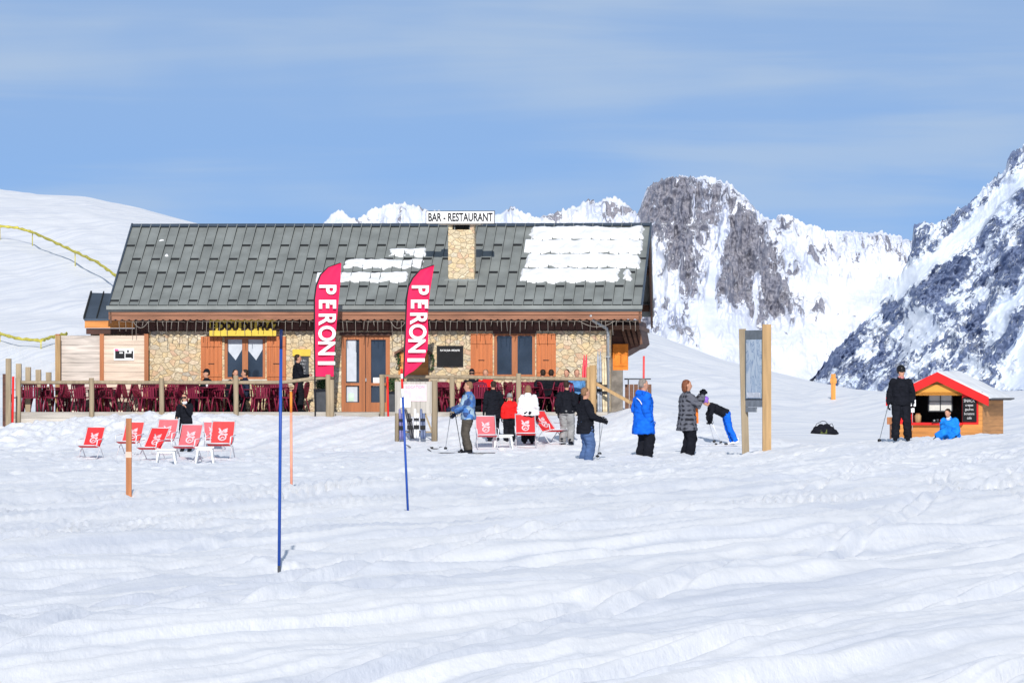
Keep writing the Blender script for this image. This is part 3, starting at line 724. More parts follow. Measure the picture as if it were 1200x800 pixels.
# things on or hanging from the chalet
s = framed('rooftop_sign', 'long white sign reading BAR - RESTAURANT above the chimney', 'sign')
sx0, sx1 = L(499, .9), L(580, .9); z0, z1 = LZ(262.5, 0, .9), LZ(247, 0, .9)
MB().box(sx0, sx1, .88, .92, z0, z1).build('sign_frame', BLACK, s)
MB().box(sx0+.02, sx1-.02, .865, .879, z0+.02, z1-.02).build('sign_panel', WHITEP, s)
text('BAR - RESTAURANT', .345, BLACK, s, at((sx0+sx1)/2, .860, (z0+z1)/2-.005) @ FACE, 'lettering', .003, .009, .63)
s = framed('name_sign', 'long yellow board reading LE DOU DU PRAZ hung under the eaves', 'sign')
sx0, sx1 = X(247), X(325); z0, z1 = Z(393.5), Z(374)
MB().box(sx0, sx1, -.36, -.32, z0, z1).build('sign_panel', YELP, s)
text('LE DOU DU PRAZ', .31, SIGNB, s, at((sx0+sx1)/2, -.365, (z0+z1)/2+.03) @ FACE, 'lettering', .004, .02, .88)
s = framed('blackboard', 'slate menu board with yellow header mounted right of the left window', 'menu board')
MB().box(X(345), X(362), -.05, -.01, Z(442), Z(418)).build('slate', DGREY, s)
MB().box(X(343), X(364), -.06, -.01, Z(417), Z(409)).build('header', YELP, s)
for k in range(5): text('menu du jour'[k:k+9-k % 3], .07, CHALK, s, at(X(353.5), -.054, Z(422+k*4)) @ FACE, 'lettering', .002)
s = framed('blackboard', 'wide black menu panel with one chalk line mounted beside the right banner', 'menu board')
MB().box(X(512), X(543), -.07, -.01, Z(429), Z(405)).build('frame', BLACK, s)
MB().box(X(513.5), X(541.5), -.08, -.071, Z(427.5), Z(406.5)).build('slate', plain('black_slate', (.008, .008, .01), .6), s)
text('PLAT DU JOUR - SPECIALITES', .075, WHITEP, s, at(X(527.5), -.083, Z(410.5)) @ FACE, 'lettering', .002, .002, .6)
s = framed('wall_niche', 'small pitched wooden wall shelter hung with green garlands right of the door', 'shelter')
MB().box(X(467), X(502), -.03, -.005, Z(442), Z(412)).build('back_board', ORW, s)
MB().bar((X(463), -.12, Z(414)), (X(484), -.12, Z(401)), .2, .06).bar((X(506), -.12, Z(414)), (X(484), -.12, Z(401)), .2, .06).build('pitched_roof', RAFT, s)
for a in (466, 505):
    g = MB()
    for k in range(60):
        t = random.random(); c = Vector((X(a)+random.gauss(0, .03)+.06*math.sin(t*3), -.1+random.gauss(0, .03), Z(412)-t*.55)); d = Vector([random.gauss(0, 1) for _ in range(3)]).normalized()*.05; e = d.orthogonal().normalized()*.018
        g.add([c-d, c+e, c+d, c-e], [(0, 1, 2, 3)])
    g.build('garland', LEAF, s)
g = MB(); x = RX0+.3; pts = []
while x < RX1-.1:
    g.loft([(x, -.80, EZ-.40), (x+.20, -.80, EZ-.42-.02*random.random())], .006, k=4)
    l = random.choice([.16, .24, .34, .42, .30]); xo = random.uniform(-.03, .03)
    g.loft([(x, -.80, EZ-.40), (x+xo*.4, -.80, EZ-.40-l*.5), (x+xo, -.80, EZ-.40-l)], .0075, k=4)
    for q in range(int(l/.06)): g.ball((x+xo*q*.06/l, -.80, EZ-.44-q*.06), .013, 5)
    x += random.choice([.12, .16, .2, .2, .26])
for a, d, sag in ((680, 722, .18), (160, 178, .2), (460, 478, .22)):
    xa, xb = X(a), X(d); g.loft([(xa+(xb-xa)*t/8, -.81, EZ-.40-sag*4*(t/8)*(1-t/8)) for t in range(9)], .010, k=4)
o = g.build('icicle_light_string', LIGHTW); o.location = (0, Y0, 0); o.rotation_euler = (0, 0, -TH)
tag(o, 'string of white icicle lights hanging along the eaves', 'string lights')

# ------------------------------------------------------------------ terrace
DK = .98; FR = -3.0
te = framed('terrace_deck', 'raised grey timber deck running along the front of the chalet', 'deck')
tl = L(15, FR); tr = L(712, FR); st0, st1 = L(393, FR), L(445, FR)
MB().box(tl, tr, FR, -.01, DK-.05, DK).build('deck_boards', GREYW, te)
MB().box(tl-.02, st0, FR-.05, FR-.003, DK-.34, DK+.01).build('edge_beam', GREYW, te)
MB().box(st1, tr, FR-.05, FR-.003, DK-.34, DK+.01).build('edge_beam', GREYW, te)
for p in (21, 60, 108, 150):
    MB().box(L(p, FR)-.08, L(p, FR)+.08, FR+.1, FR+.26, 0, DK-.052).build('support_post', DKWOOD, te)
MB().box(st0, st1, FR-.35, FR-.003, .5, DK-.12).box(st0+.02, st1-.02, FR-.05, FR-.002, .5, DK-.01).build('step', GREYW, te)
def railing(label, x0, x1, posts, top_l, top_r, name='terrace_railing'):
    r = framed(name, label, 'railing', 'log railings along the terrace edge')
    b = MB(); n = 7
    pts = [(x0+(x1-x0)*i/n, FR-.03, top_l+(top_r-top_l)*i/n+random.uniform(-.01, .01)) for i in range(n+1)]
    b.loft(pts, .052, (0, 0, 1), 8).build('top_rail', POSTW, r)
    for p, h in posts:
        x = L(p, FR); b = MB(); h = h-.07; b.loft([(x, FR-.16, .35), (x+.01, FR-.16, 1.2), (x, FR-.16, h)], .075, (1, 0, 0), 9); b.build('post', POSTW, r)
    return r
zr = LZ(448, 0, FR)
railing('log railing with round posts along the left terrace full of maroon chairs', L(19, FR), L(327, FR), [(22, 2.05), (108, 2.05), (190, 2.05), (277, 2.12)], zr, zr)
railing('short log railing rising to a thick paired post left of the door steps', L(327, FR), L(391, FR), [(385, 2.15), (389, 2.0)], zr, LZ(441, 0, FR))
railing('log railing with round posts along the right terrace behind the ski rack', L(446, FR), L(692, FR), [(448, 2.15), (530, 2.1), (608, 2.18)], LZ(441, 0, FR), LZ(444, 0, FR))
r = framed('stair_handrail', 'sloping wooden handrail going down right of the terrace', 'railing')
MB().bar((L(696, FR), FR-.03, LZ(448, 0, FR)), (L(748, FR), FR-.3, LZ(476, 0, FR)), .08, .09).build('handrail', YELLOWW, r)
MB().loft([(L(695, FR), FR-.1, .6), (L(695, FR), FR-.1, 2.35)], .1).build('post', YELLOWW, r)
MB().loft([(L(690, FR), FR-.03, .6), (L(690, FR), FR-.03, 2.3)], .07).build('post', YELLOWW, r)
MB().loft([(L(748, FR), FR-.3, .6), (L(748, FR), FR-.3, LZ(475, 0, FR))], .05).build('post', YELLOWW, r)
# right dark fence/stairs behind
r = framed('stair_fence', 'low dark timber fence beside the right gable wall', 'fence')
b = MB()
for i in range(6): b.box(xr+.37+i*.135, xr+.49+i*.135, 1.95, 2.0, .5, 1.80)
b.build('board_panel', RAFT, r); MB().box(xr+.35, xr+1.15, 1.95, 2.0, 1.94, 1.98).build('handrail', DGREY, r)
for i in range(2): MB().box(xr+.45+i*.45, xr+.49+i*.45, 1.95, 2.0, 1.80, 1.94).build('baluster', DGREY, r)
# windbreak
wb = framed('windbreak', 'pale pine board windbreak with brown posts at the left end of the terrace', 'fence')
MB().box(X(73), X(121), -.55, -.50, DK, Z(393)).build('board_panel', wood('grey_pine_board', (.50, .44, .39), 'x', .27, .85, .45), wb)['label'] = 'weathered greyish board panel'
MB().box(X(124), X(173), -.55, -.50, DK, Z(393)).build('board_panel', PALE, wb)
for p in (71, 122.5, 174.5): MB().box(X(p)-.06, X(p)+.06, -.62, -.49, DK, Z(392)+.02).build('post', FRAME, wb)
s = framed('wall_plaque', 'small white plaque with black and pink pictures on the windbreak', 'sign')
MB().box(X(136.5), X(160), -.575, -.552, Z(422), Z(408)).build('plate', WHITEP, s)
b = MB()
for (x0_, y0_, x1_, y1_, i) in [(138, 411, 149, 420, 0), (150, 414, 157, 419, 0), (152, 410, 154, 413, 0), (157, 411, 159, 420, 0), (137.5, 408.7, 142, 411, 1), (143, 412.5, 147, 414, 2)]:
    b.box(X(x0_), X(x1_), -.581-.001*i, -.576, Z(y1_), Z(y0_), i)
b.build('printed_picture', [BLACK, plain('pink_print', (.7, .15, .3), .7), WHITEP], s)
# glass wind screen on the far left
gs = framed('glass_screen', 'clear glass wind screen on stout posts at the far left', 'fence')
gp = [(10, FR-.3, 408), (22, FR+.1, 414), (33, FR+.6, 418), (45, FR+1.1, 421), (57, FR+1.6, 424), (68, FR+2.1, 393)]
for i, (p, ly, t) in enumerate(gp):
    x = L(p, ly); w = .075; MB().box(x-w, x+w, ly-w, ly+w, .1, LZ(t+12 if i < 5 else t, -14, ly)).build('post', [POSTW, YELLOWW][i == 5], gs)
for (p, ly, t), (p2, ly2, t2) in zip(gp[:-1], gp[1:]):
    x, x2 = L(p, ly), L(p2, ly2); za, zb = LZ(t-1, -14, ly), LZ(t+2, -14, ly)
    b = MB(); b.add([(x, ly+.09, DK+.9), (x2, ly2+.09, DK+.9), (x2, ly2+.09, zb), (x, ly+.09, za)], [(0, 1, 2, 3)]); b.build('glass_pane', CLEAR, gs)
b = MB(); x = L(6, FR); b.box(x-.06, x+.10, FR-.1, FR, .4, 2.1); b.build('dark_end_board', DKWOOD, gs)

# ------------------------------------------------------------------ poles and stakes
def pole(name, px, pb, pt, pxt, rad, segs_, label, cat='pole', group=None, at_y=None, sink=.15):
    h = hit(px, pb) if at_y is None else P(px, pb, at_y)
    top = P(pxt, pt, h.y); r = empty(name, h, 0, label, cat, group); d = top-h
    for i, (a, c, m, nm) in enumerate(segs_):
        aa = a if a > 0 else -sink/d.length
        MB().loft([d*aa, d*((aa+c)/2), d*c], [rad, rad, rad*.98], (1, 0, 0), 12).build(nm, m, r)
    return r
G = 'piste marker poles planted in the snow'
pole('slalom_pole', 327, 671, 386, 329.5, .014, [(0, .03, DGREY, 'pole_foot'), (.03, .92, BLUEP, 'pole_shaft'), (.92, 1, plain('dark_blue_tip', (.01, .02, .08), .5), 'pole_tip')], 'tall blue piste pole, nearest to the camera, at the left', 'pole', G)
pole('slalom_pole', 478, 598, 432, 470.5, .015, [(0, .80, BLUEP, 'pole_shaft'), (.80, .86, WHITEP, 'band'), (.86, .93, REDP, 'band'), (.93, .965, WHITEP, 'band'), (.965, 1, REDP, 'pole_tip')], 'blue piste pole with red and white banded tip in front of the ski rack', 'pole', G)
pole('slalom_pole', 341.5, 568, 459, 341, .022, [(0, .78, SALM, 'pole_shaft'), (.78, 1, ORP, 'pole_tip')], 'thin salmon pole with orange top just right of the tall blue pole', 'pole', G)
h = hit(151, 580); w = .042
st = empty('wooden_stake', h, 0, 'square brown wooden stake with pale band in front of the left deck chairs', 'stake')
zt_ = P(151, 490, h.y).z-h.z; zb_ = P(151, 529, h.y).z-h.z
MB().box(-w, w, -w, w, -.15, zb_-.09).box(-w, w, -w, w, zb_, zt_).build('stake_body', BRPOST, st)
MB().box(-w-.003, w+.003, -w-.003, w+.003, zb_-.09, zb_).build('pale_band', plain('pale_band_paint', (.6, .42, .34), .7), st)
pole('marker_stake', 14.5, 505, 441, 15.5, .035, [(0, 1, REDP, 'pole_shaft')], 'red painted pole leaning on the left end of the terrace', 'pole', G, at_y=148.5)
pole('marker_stake', 455, 492, 441, 454, .03, [(0, 1, REDP, 'pole_shaft')], 'short orange red pole at the right post of the door steps', 'pole', G, at_y=148.2)
pole('marker_stake', 754, 480, 417, 754.5, .035, [(0, 1, plain('faded_red_plastic', (.7, .08, .08), .6), 'pole_shaft')], 'faded red pole standing behind the man in the blue jacket', 'pole', G, at_y=170)
h = hit(976.5, 468, 150); 
st = empty('marker_post', h, 0, 'ochre wooden post with small crosspiece on the snow crest left of the kiosk', 'post'); k = h.y/F
MB().box(-2.6*k, 2.6*k, -.08, .08, -1, 30*k).build('post_body', wood('ochre_post_wood', (.56, .24, .05), 'z', .9, .8, .25, gap=False), st)
MB().box(-3.8*k, 3.8*k, -.10, -.082, 19*k, 25*k).build('crosspiece', MATS['ochre_post_wood'], st)

# safety netting on the slope
def rope(label, pts, rad, name='safety_netting'):
    V = [P(a, c, Y) for a, c, Y in pts]; sm = []
    for i in range(len(V)-1):
        for t in range(6):
            q = t/6; d = V[i].lerp(V[i+1], q); d.z -= .15*math.sin(q*math.pi)*0+.03*math.sin(i*9+q*20); sm.append(d)
    sm.append(V[-1]); r = empty(name, V[0], 0, label, 'netting', 'yellow safety netting on the slope')
    MB().loft([p-V[0] for p in sm], [(rad*(1+.25*math.sin(i*2.3)), rad*(.8+.2*math.sin(i*1.7))) for i in range(len(sm))], (0, 0, 1), 7).build('netting_roll', YROPE, r)
    for i in range(1, len(V), 2):
        g = T(V[i].x, V[i].y)-V[0].z; MB().loft([(V[i].x-V[0].x, V[i].y-V[0].y, g-.2), (V[i].x-V[0].x, V[i].y-V[0].y, V[i].z-V[0].z+.1)], .03, k=6).build('support_stake', YROPE, r)
def gy(px, py_, off):   # depth where the ray passes off metres above the slope
    ys = np.linspace(165, 449, 3000); xs = (px-CX)/F*ys; zr_ = EYE+(HY-py_)/F*ys; d = ter(xs, ys)+off-zr_
    i = np.argmax(d >= 0) if (d >= 0).any() else 2999
    return ys[i]
rope('long yellow rolled netting descending the slope behind the roof', [(a, c, gy(a, c, .9)) for a, c in ((-40, 262), (0, 265), (20, 267), (38, 272), (62, 283), (88, 295), (115, 308), (136, 323), (160, 345))], .085)
rope('short yellow rolled netting just above the glass screen', [(a, c, gy(a, c, .4)) for a, c in ((-30, 385), (0, 391), (22, 397), (48, 399), (60, 395), (78, 391))], .075)

# ------------------------------------------------------------------ banners
def banner(px_pts, left_pts, txt_px, txt_top, txt_bot, Yb, base_py, label):
    Yw = Yb; o = P(left_pts[0][0], base_py, Yw); r = empty('feather_banner', o, 0, label, 'banner', 'crimson feather banners in front of the terrace')
    nv = 46; nu = 9
    ly_ = [p[1] for p in left_pts][::-1]; lx_ = [p[0] for p in left_pts][::-1]; ry_ = [p[1] for p in px_pts][::-1]; rx_ = [p[0] for p in px_pts][::-1]
    ly_, lx_ = zip(*sorted(zip(ly_, lx_))); ry_, rx_ = zip(*sorted(zip(ry_, rx_)))
    top = ly_[0]; pts = []
    yb = max(ly_[-1], ry_[-1])
    for j in range(nv):
        yy = top+(yb-top)*(j/(nv-1))**1.25
        a = np.interp(yy, ly_, lx_); c = np.interp(yy, ry_, rx_)
        c = max(c, a+.2)
        for i in range(nu):
            q = i/(nu-1); p = P(a+(c-a)*q, yy, Yw); p.y += .05*math.sin(q*5+yy*.06)*q; pts.append(p-o)
    MB().sheet(pts, nu, nv).build('banner_cloth', BANR, r)
    lp = [P(x-.5, y, Yw)-o for x, y in left_pts]; lp = [Vector((0, 0, -.3))]+lp
    MB().loft(lp, [.024]+[.022]*(len(lp)-3)+[.014, .01], (1, 0, 0), 8).build('banner_pole', plain('black_pole', (.02, .02, .025), .4), r)
    k = Yw/F
    cw = (txt_bot-txt_top)/6
    for i, chh in enumerate('PERONI'):
        cy = txt_top+cw*(i+.5); cxp = txt_px[0]+(txt_px[1]-txt_px[0])*i/5
        c = P(cxp, cy, Yw-.09)-o
        M = Matrix.Translation(c) @ Matrix.Rotation(R(90), 4, 'Y') @ FACE
        text(chh, 27.5*k, WHITEP, r, M, 'letter', .002, .017, .84 if chh != 'I' else 1.0)
        if chh == 'I':
            pass
        if chh == 'E':
            MB().box(c.x+.10, c.x+.18, c.y-.004, c.y, c.z-.02, c.z+.02).build('crown_mark', WHITEP, r)
banner([(391, 437), (391, 425), (393, 395), (396, 360), (399, 330), (400, 308.2)], [(369.5, 441), (369, 400), (369, 350), (371, 335), (376, 322), (385, 313), (399, 308)], (383, 381.5), 330, 434, 149.2, 486, 'left crimson feather banner reading PERONI beside the potted shrub')
banner([(474, 441), (486, 434), (496, 424), (501, 410), (502, 395), (501, 370), (504, 340), (509, 311)], [(473.5, 442), (475, 400), (477, 350), (479, 336), (484, 326), (493, 316), (508.5, 310.5)], (491.5, 486.5), 331, 430, 148.0, 500, 'right crimson feather banner reading PERONI above the ski rack')

# planters
def planter(px, pb, w_px, h_px, bush, label):
    o = P(px, pb, 150.2); o.z = DK+.003; r = empty('planter', o, 0, label, 'planter', 'grey planters with evergreen shrubs by the door'); k = 150.2/F
    w = w_px*k/2; h = h_px*k
    b = MB(); b.loft([(0, 0, 0), (0, 0, h)], [(w*1.15, w*1.15), (w*1.4, w*1.4)], (1, 1, 0), 4, smooth=False); b.build('pot', DGREY, r)
    g = MB()
    for i in range(900):
        d = Vector([random.gauss(0, 1) for _ in range(3)]).normalized(); q = random.random()**.4
        c = Vector((d.x*bush*q, d.y*bush*q, h+bush*.85+d.z*bush*1.15*q)); e = Vector([random.gauss(0, 1) for _ in range(3)]).normalized()*.035; f_ = e.orthogonal().normalized()*.014
        g.add([c-e, c+f_, c+e, c-f_], [(0, 1, 2, 3)])
    g.build('foliage', LEAF, r); MB().loft([(0, 0, h-.05), (0, 0, h+bush)], .02).build('stem', BRPOST, r)
planter(378, 480, 21, 27, .25, 'square grey planter with round evergreen left of the door')
planter(461, 480, 14, 24, .22, 'narrow grey planter with shrub right of the door')

# ------------------------------------------------------------------ terrace furniture
def make_chair():
    r = empty('plastic_chair', (0, 0, -50), 0, 'x', 'chair', 'maroon plastic armchairs on the terraces')
    MB().poly([(-.23, -.24, .42), (.23, -.24, .42), (.2, .22, .40), (-.2, .22, .40)], (0, 0, .03)).build('seat', MAROON, r)
    b = MB()
    n = 5
    b.loft([(-.22, .22, .42), (-.23, .27, .62), (-.2, .31, .80), (-.1, .33, .87), (.1, .33, .87), (.2, .31, .80), (.23, .27, .62), (.22, .22, .42)], .02, (0, 1, 0), 6)
    for i in range(n):
        x = -.15+.075*i; b.bar((x*.9, .23, .43), (x, .32, .86), .052, .014)
    b.bar((-.2, .315, .82), (.2, .315, .82), .02, .07); b.build('backrest', MAROON, r)
    for s in (-1, 1):
        b = MB(); b.loft([(s*.24, .27, .66), (s*.27, .05, .66), (s*.27, -.2, .65), (s*.26, -.25, .60), (s*.25, -.24, .42)], [(.022, .012)]*5, (1, 0, 0), 6); b.build('armrest', MAROON, r)
        MB().loft([(s*.22, -.22, .44), (s*.265, -.29, 0)], [(.036, .026), (.026, .02)], (1, 0, 0), 6).build('leg', MAROON, r)
        MB().loft([(s*.2, .2, .44), (s*.235, .32, 0)], [(.028, .02), (.02, .016)], (1, 0, 0), 6).build('leg', MAROON, r)
    return r
def make_table():
    r = empty('plastic_table', (0, 0, -50), 0, 'x', 'table', 'maroon plastic tables on the terraces')
    MB().loft([(0, 0, .70), (0, 0, .715), (0, 0, .73)], [(.40, .40), (.42, .42), (.415, .415)], (1, 0, 0), 20).build('tabletop', MAROON, r)
    for sx_ in (-1, 1):
        for sy_ in (-1, 1): MB().loft([(sx_*.2, sy_*.2, .70), (sx_*.3, sy_*.3, 0)], [.03, .02], (1, 0, 0), 6).build('leg', MAROON, r)
    return r
chair0 = make_chair(); table0 = make_table(); used = [False, False]
def loc_w(lx, ly, z=0): return Vector((lx*CT+ly*ST, Y0-lx*ST+ly*CT, z))
def place(proto, idx, lx, ly, rzv, label):
    if not used[idx]: used[idx] = True; o = proto; o.location = loc_w(lx, ly, DK+.002); o.rotation_euler = (0, 0, rzv-TH); o['label'] = label
    else: o = copy_tree(proto, None, loc_w(lx, ly, DK+.002), rzv-TH, label)
    return o
ORD = ['first', 'second', 'third', 'fourth', 'fifth', 'sixth']
random.seed(21)
for ter_, xs_ in (('left', [L(45+i*66, -2) for i in range(5)]), ('right', [L(508, -2), L(562, -2), L(612, -2), L(662, -2)])):
    for rname, ly in (('front', -2.05), ('back', -.98)):
        for i, x in enumerate(xs_):
            x = x+random.uniform(-.12, .12)+(.25 if rname == 'back' else 0)
            place(table0, 1, x, ly, random.uniform(0, .8), f'maroon plastic table, {ORD[i]} from the left in the {rname} row, {ter_} terrace')
            for (dx, dy, a, sd) in ((-.55, .05, 90, 'left side'), (.55, -.05, -90, 'right side'), (-.1, -.60, 180, 'rail side'), (.12, .5, 0, 'wall side')):
                if rname == 'back' and sd == 'wall side': dy = .46
                if rname == 'front' and sd == 'rail side': dy = -.56
                place(chair0, 0, x+dx+random.uniform(-.08, .08), ly+dy*.95, R(a+random.uniform(-25, 25)), f'maroon plastic armchair, {sd} of the {ORD[i]} {rname} row table, {ter_} terrace')
for ter_, px_, ly, i, rname, m in (('left', 57, -2.1, 0, 'front', WHITEP), ('left', 243, -2.1, 3, 'front', WHITEP), ('left', 300, -2.0, 4, 'front', YELP), ('right', 562, -2.1, 1, 'front', WHITEP), ('right', 612, -2.0, 2, 'front', YELP), ('right', 662, -2.1, 3, 'front', WHITEP)):
    c = loc_w(L(px_, -2), ly, DK+.735); g = empty('tumbler', c, 0, f'small {"white" if m is WHITEP else "amber"} tumbler on the {ORD[i]} {rname} row table, {ter_} terrace', 'cup', 'tumblers on the terrace tables')
    MB().loft([(0, 0, 0), (0, 0, .06), (0, 0, .13)], [.028, .033, .038], k=10).build('cup_body', m, g); MB().loft([(0, 0, .131), (0, 0, .134)], [.036, .036], k=10).build('drink', SIGNB, g)
# ------------------------------------------------------------------ deck chairs
def emblem(b, w, h, f3):
    """white badge: hop-like bloom over a ring, drawn as raised strokes on the canvas; f3 maps (u,v) to the canvas"""
    def stroke(pts, r): b.loft([f3(u_, v_) for u_, v_ in pts], [(r*w, .002)]*len(pts), (1, 0, 0), 6)
    def ring(cu, cv, ru, rv, r, a0_=0, a1_=360): stroke([(cu+ru*math.cos(R(a0_+(a1_-a0_)*i/12)), cv+rv*math.sin(R(a0_+(a1_-a0_)*i/12))) for i in range(13)], r)
    def blob(cu, cv, ru, rv):
        pts = [f3(cu+ru*math.cos(q*math.pi/5), cv+rv*math.sin(q*math.pi/5)) for q in range(10)]; b.add(pts, [tuple(range(10))])
    ring(.5, .33, .17, .13, .045)
    blob(.40, .55, .10, .07); blob(.60, .60, .12, .08); blob(.50, .46, .09, .05); blob(.66, .45, .08, .05)
    stroke([(.3, .72), (.38, .62), (.42, .52)], .05); stroke([(.72, .7), (.6, .66), (.55, .56)], .04)
    stroke([(.42, .26), (.5, .34), (.6, .30)], .04)
def make_deck(canvas, label, recl=.36):
    r = empty('deck_chair', (0, 0, -50), 0, label, 'deck chair', 'canvas deck chairs on the snow in front of the terrace')
    w = .27
    bt = Vector((0, .10+recl, .93)); bb = Vector((0, .02, .36)); ft = Vector((0, -.48, .40))
    N = 8; pts = []
    for j in range(N):
        q = j/(N-1); c = bb.lerp(bt, q)+Vector((0, .03*math.sin(q*math.pi), 0))
        for i in range(5): pts.append((-w+2*w*i/4, c.y, c.z))
    MB().sheet(pts, 5, N).build('back_canvas', canvas, r)
    pts = []
    for j in range(6):
        q = j/5; c = ft.lerp(bb, q)+Vector((0, 0, -.05*math.sin(q*math.pi)))
        for i in range(5): pts.append((-w+2*w*i/4, c.y, c.z))
    MB().sheet(pts, 5, 6).build('seat_canvas', canvas, r)
    g = MB(); nn = Vector((0, -(bt-bb).z, (bt-bb).y)).normalized()
    emblem(g, 2*w, .6, lambda u_, v_: Vector((-w+2*w*u_, 0, 0))+bb.lerp(bt, v_)+nn*-.0+Vector((0, .03*math.sin(v_*math.pi)-.014, 0)))
    g.build('printed_emblem', plain('emblem_white', (.74, .46, .49), .8), r)
    for s in (-1, 1):
        x = s*(w+.02)
        MB().loft([(x, bt.y+.01, bt.z+.03), (x, bb.y-.01, bb.z), (x, -.34, .02), (x, -.5, .0)], .014, (1, 0, 0), 6).build('back_rail', WHITEG, r)
        MB().loft([(x, ft.y, ft.z), (x, .0, .33), (x, .34, .0), (x, .42, .0)], .014, (1, 0, 0), 6).build('leg', WHITEG, r)
        MB().loft([(x+s*.02, -.42, .40), (x+s*.03, -.38, .56), (x+s*.03, -.1, .58), (x+s*.03, .2, .60)], [(.018, .01)]*4, (1, 0, 0), 6).build('armrest', WHITEG, r)
    for y_, z_ in ((bt.y, bt.z+.01), (ft.y, ft.z), (-.45, .02), (.4, .01)): MB().loft([(-w, y_, z_), (w, y_, z_)], .015, (0, 0, 1), 6).build('cross_bar', WHITEG, r)
    return r
dk = [make_deck(REDC, 'x'), make_deck(PINKC, 'x', .30), make_deck(REDC, 'x', .50), make_deck(plain('worn_red_canvas', (.62, .06, .06), .8, .2, (4, 4, 4)), 'x', .27)]; dku = [False]*4
def put_deck(px, pb, pt, kind, yaw, label, Yf=None):
    h = hit(px, pb) if Yf is None else P(px, pb, Yf); sc_ = (pb-pt)*h.y/F/.95
    if not dku[kind]: dku[kind] = True; o = dk[kind]; o.location = h; o.rotation_euler = (0, 0, R(yaw)); o['label'] = label
    else: o = copy_tree(dk[kind], None, h, R(yaw), label)
    o.scale = (sc_,)*3
put_deck(107, 537, 500, 0, -14, 'red canvas deck chair standing alone, leftmost of the deck chairs')
put_deck(153, 533, 494, 3, -16, 'red canvas deck chair directly behind the brown wooden stake')
put_deck(178, 540, 501, 2, -20, 'bright red deck chair just right of the brown stake')
put_deck(193, 531, 491, 1, -12, 'faded pink deck chair in the back row left of the person in black')
put_deck(220, 540, 497, 1, -14, 'pale red deck chair in front of the person in black')
put_deck(259, 538, 493, 3, -8, 'red canvas deck chair, rightmost of the left hand cluster')
put_deck(250, 527, 494, 1, 10, 'faded deck chair tucked behind the rightmost chair of the left cluster')
put_deck(570, 525, 487, 1, 6, 'faded pink deck chair behind the white table, beside the skier in blue')
put_deck(616, 523, 485, 0, 2, 'red deck chair in front of the person in white')
put_deck(644, 519, 481, 2, 38, 'red deck chair turned sideways beside the person with grey trousers')
def put_table(px, pb, pt, wpx, label):
    h = hit(px, pb); k = h.y/F; r = empty('low_table', h, R(random.uniform(-8, 8)), label, 'table', 'white low plastic tables between the deck chairs'); w = wpx*k/2; z = (pb-pt)*k
    MB().box(-w, w, -.24, .24, z-.03, z).build('tabletop', WHITEP, r)
    for sx_ in (-1, 1):
        for sy_ in (-1, 1): MB().loft([(sx_*(w-.06), sy_*.18, z-.03), (sx_*(w-.01), sy_*.22, -.03)], [(.03, .022), (.022, .018)], (1, 0, 0), 6).build('leg', WHITEP, r)
    MB().box(-w+.05, w-.05, -.2, -.18, z-.08, z-.03).build('apron', WHITEP, r)
put_table(195, 543, 526, 24, 'white low table right of the bright red deck chair')
put_table(240, 543, 523, 22, 'white low table between the pale and the rightmost left cluster chairs')
put_table(589, 527, 509, 23, 'white low table left of the person in red')
# small white bag on low table
# ------------------------------------------------------------------ ski rack
h = hit(465, 517); k = h.y/F
def rk(px, py_, dy=0): p = P(px, py_, h.y+dy); return p-h
sr = empty('ski_rack', h, 0, 'grey board ski rack with pinkish notices and two posts', 'ski rack')
a, c = rk(463, 484), rk(506, 447)
MB().box(a.x, c.x, -.03, .02, a.z, c.z).build('board', wood('rack_board_wood', (.40, .37, .33), 'z', .13, .85, .2), sr)
a, c = rk(473, 470), rk(500, 450); MB().box(a.x, c.x, -.045, -.032, a.z, c.z).build('notice', plain('pinkish_poster', (.66, .54, .57), .7, .12, (9, 9, 9)), sr)
text('LOCATION', .10, plain('rose_print', (.55, .2, .32), .7), sr, at((a.x+c.x)/2, -.047, c.z-.08) @ FACE, 'lettering', .001)
a, c = rk(469, 477), rk(481, 466); MB().box(a.x, c.x, -.05, -.046, a.z, c.z).build('notice', WHITEP, sr)
for px_, w_ in ((465, .06), (509, .085)):
    a = rk(px_, 517); MB().loft([(a.x, .03, -.1), (a.x+.01, .03, .9), (a.x, .03, rk(0, 446).z+.02)], w_, (1, 0, 0), 8).build('post', POSTW, sr)
MB().bar(rk(498, 484)+Vector((0, .04, 0)), rk(507, 508)+Vector((0, .04, 0)), .04, .05).bar(rk(464, 506)+Vector((0, .05, 0)), rk(508, 506)+Vector((0, .05, 0)), .03, .04).build('brace', POSTW, sr)
def ski_pair(label, base, top, m, group='skis leaning upright', w=.07):
    r = empty('ski_pair', base, 0, label, 'skis', group); d = Vector(top)-Vector(base)
    for i in (-1, 1):
        off = Vector((i*.035, i*.012, 0)); n = 10; pts = []; rad = []
        for q in range(n+1):
            t = q/n; p = d*t+off+Vector((0, -.10*max(0, t-.9)*8*.3, 0)); ww = w/2*(1 if t < .85 else max(.15, 1-(t-.85)*5.5)); pts.append(p); rad.append((ww, .008))
        MB().loft(pts, rad, (1, 0, 0), 8).build('ski', m, r)
        c = d*.42+off; MB().box(c.x-.04, c.x+.04, c.y-.06, c.y-.005, c.z-.16, c.z-.05).build('heel_binding', BLACK, r); MB().box(c.x-.035, c.x+.035, c.y-.06, c.y-.005, c.z+.08, c.z+.14).build('toe_binding', BLACK, r)
    return r
SK1 = plain('violet_white_ski', (.13, .12, .28), .35, .4, (3, 3, 5)); SK2 = plain('dark_ski', (.04, .04, .05), .35, .3); SK3 = plain('white_ski', (.7, .7, .72), .35, .2); SK4 = plain('red_ski', (.75, .04, .07), .35, .2); SKB = plain('pale_blue_ski', (.09, .12, .22), .35, .3)
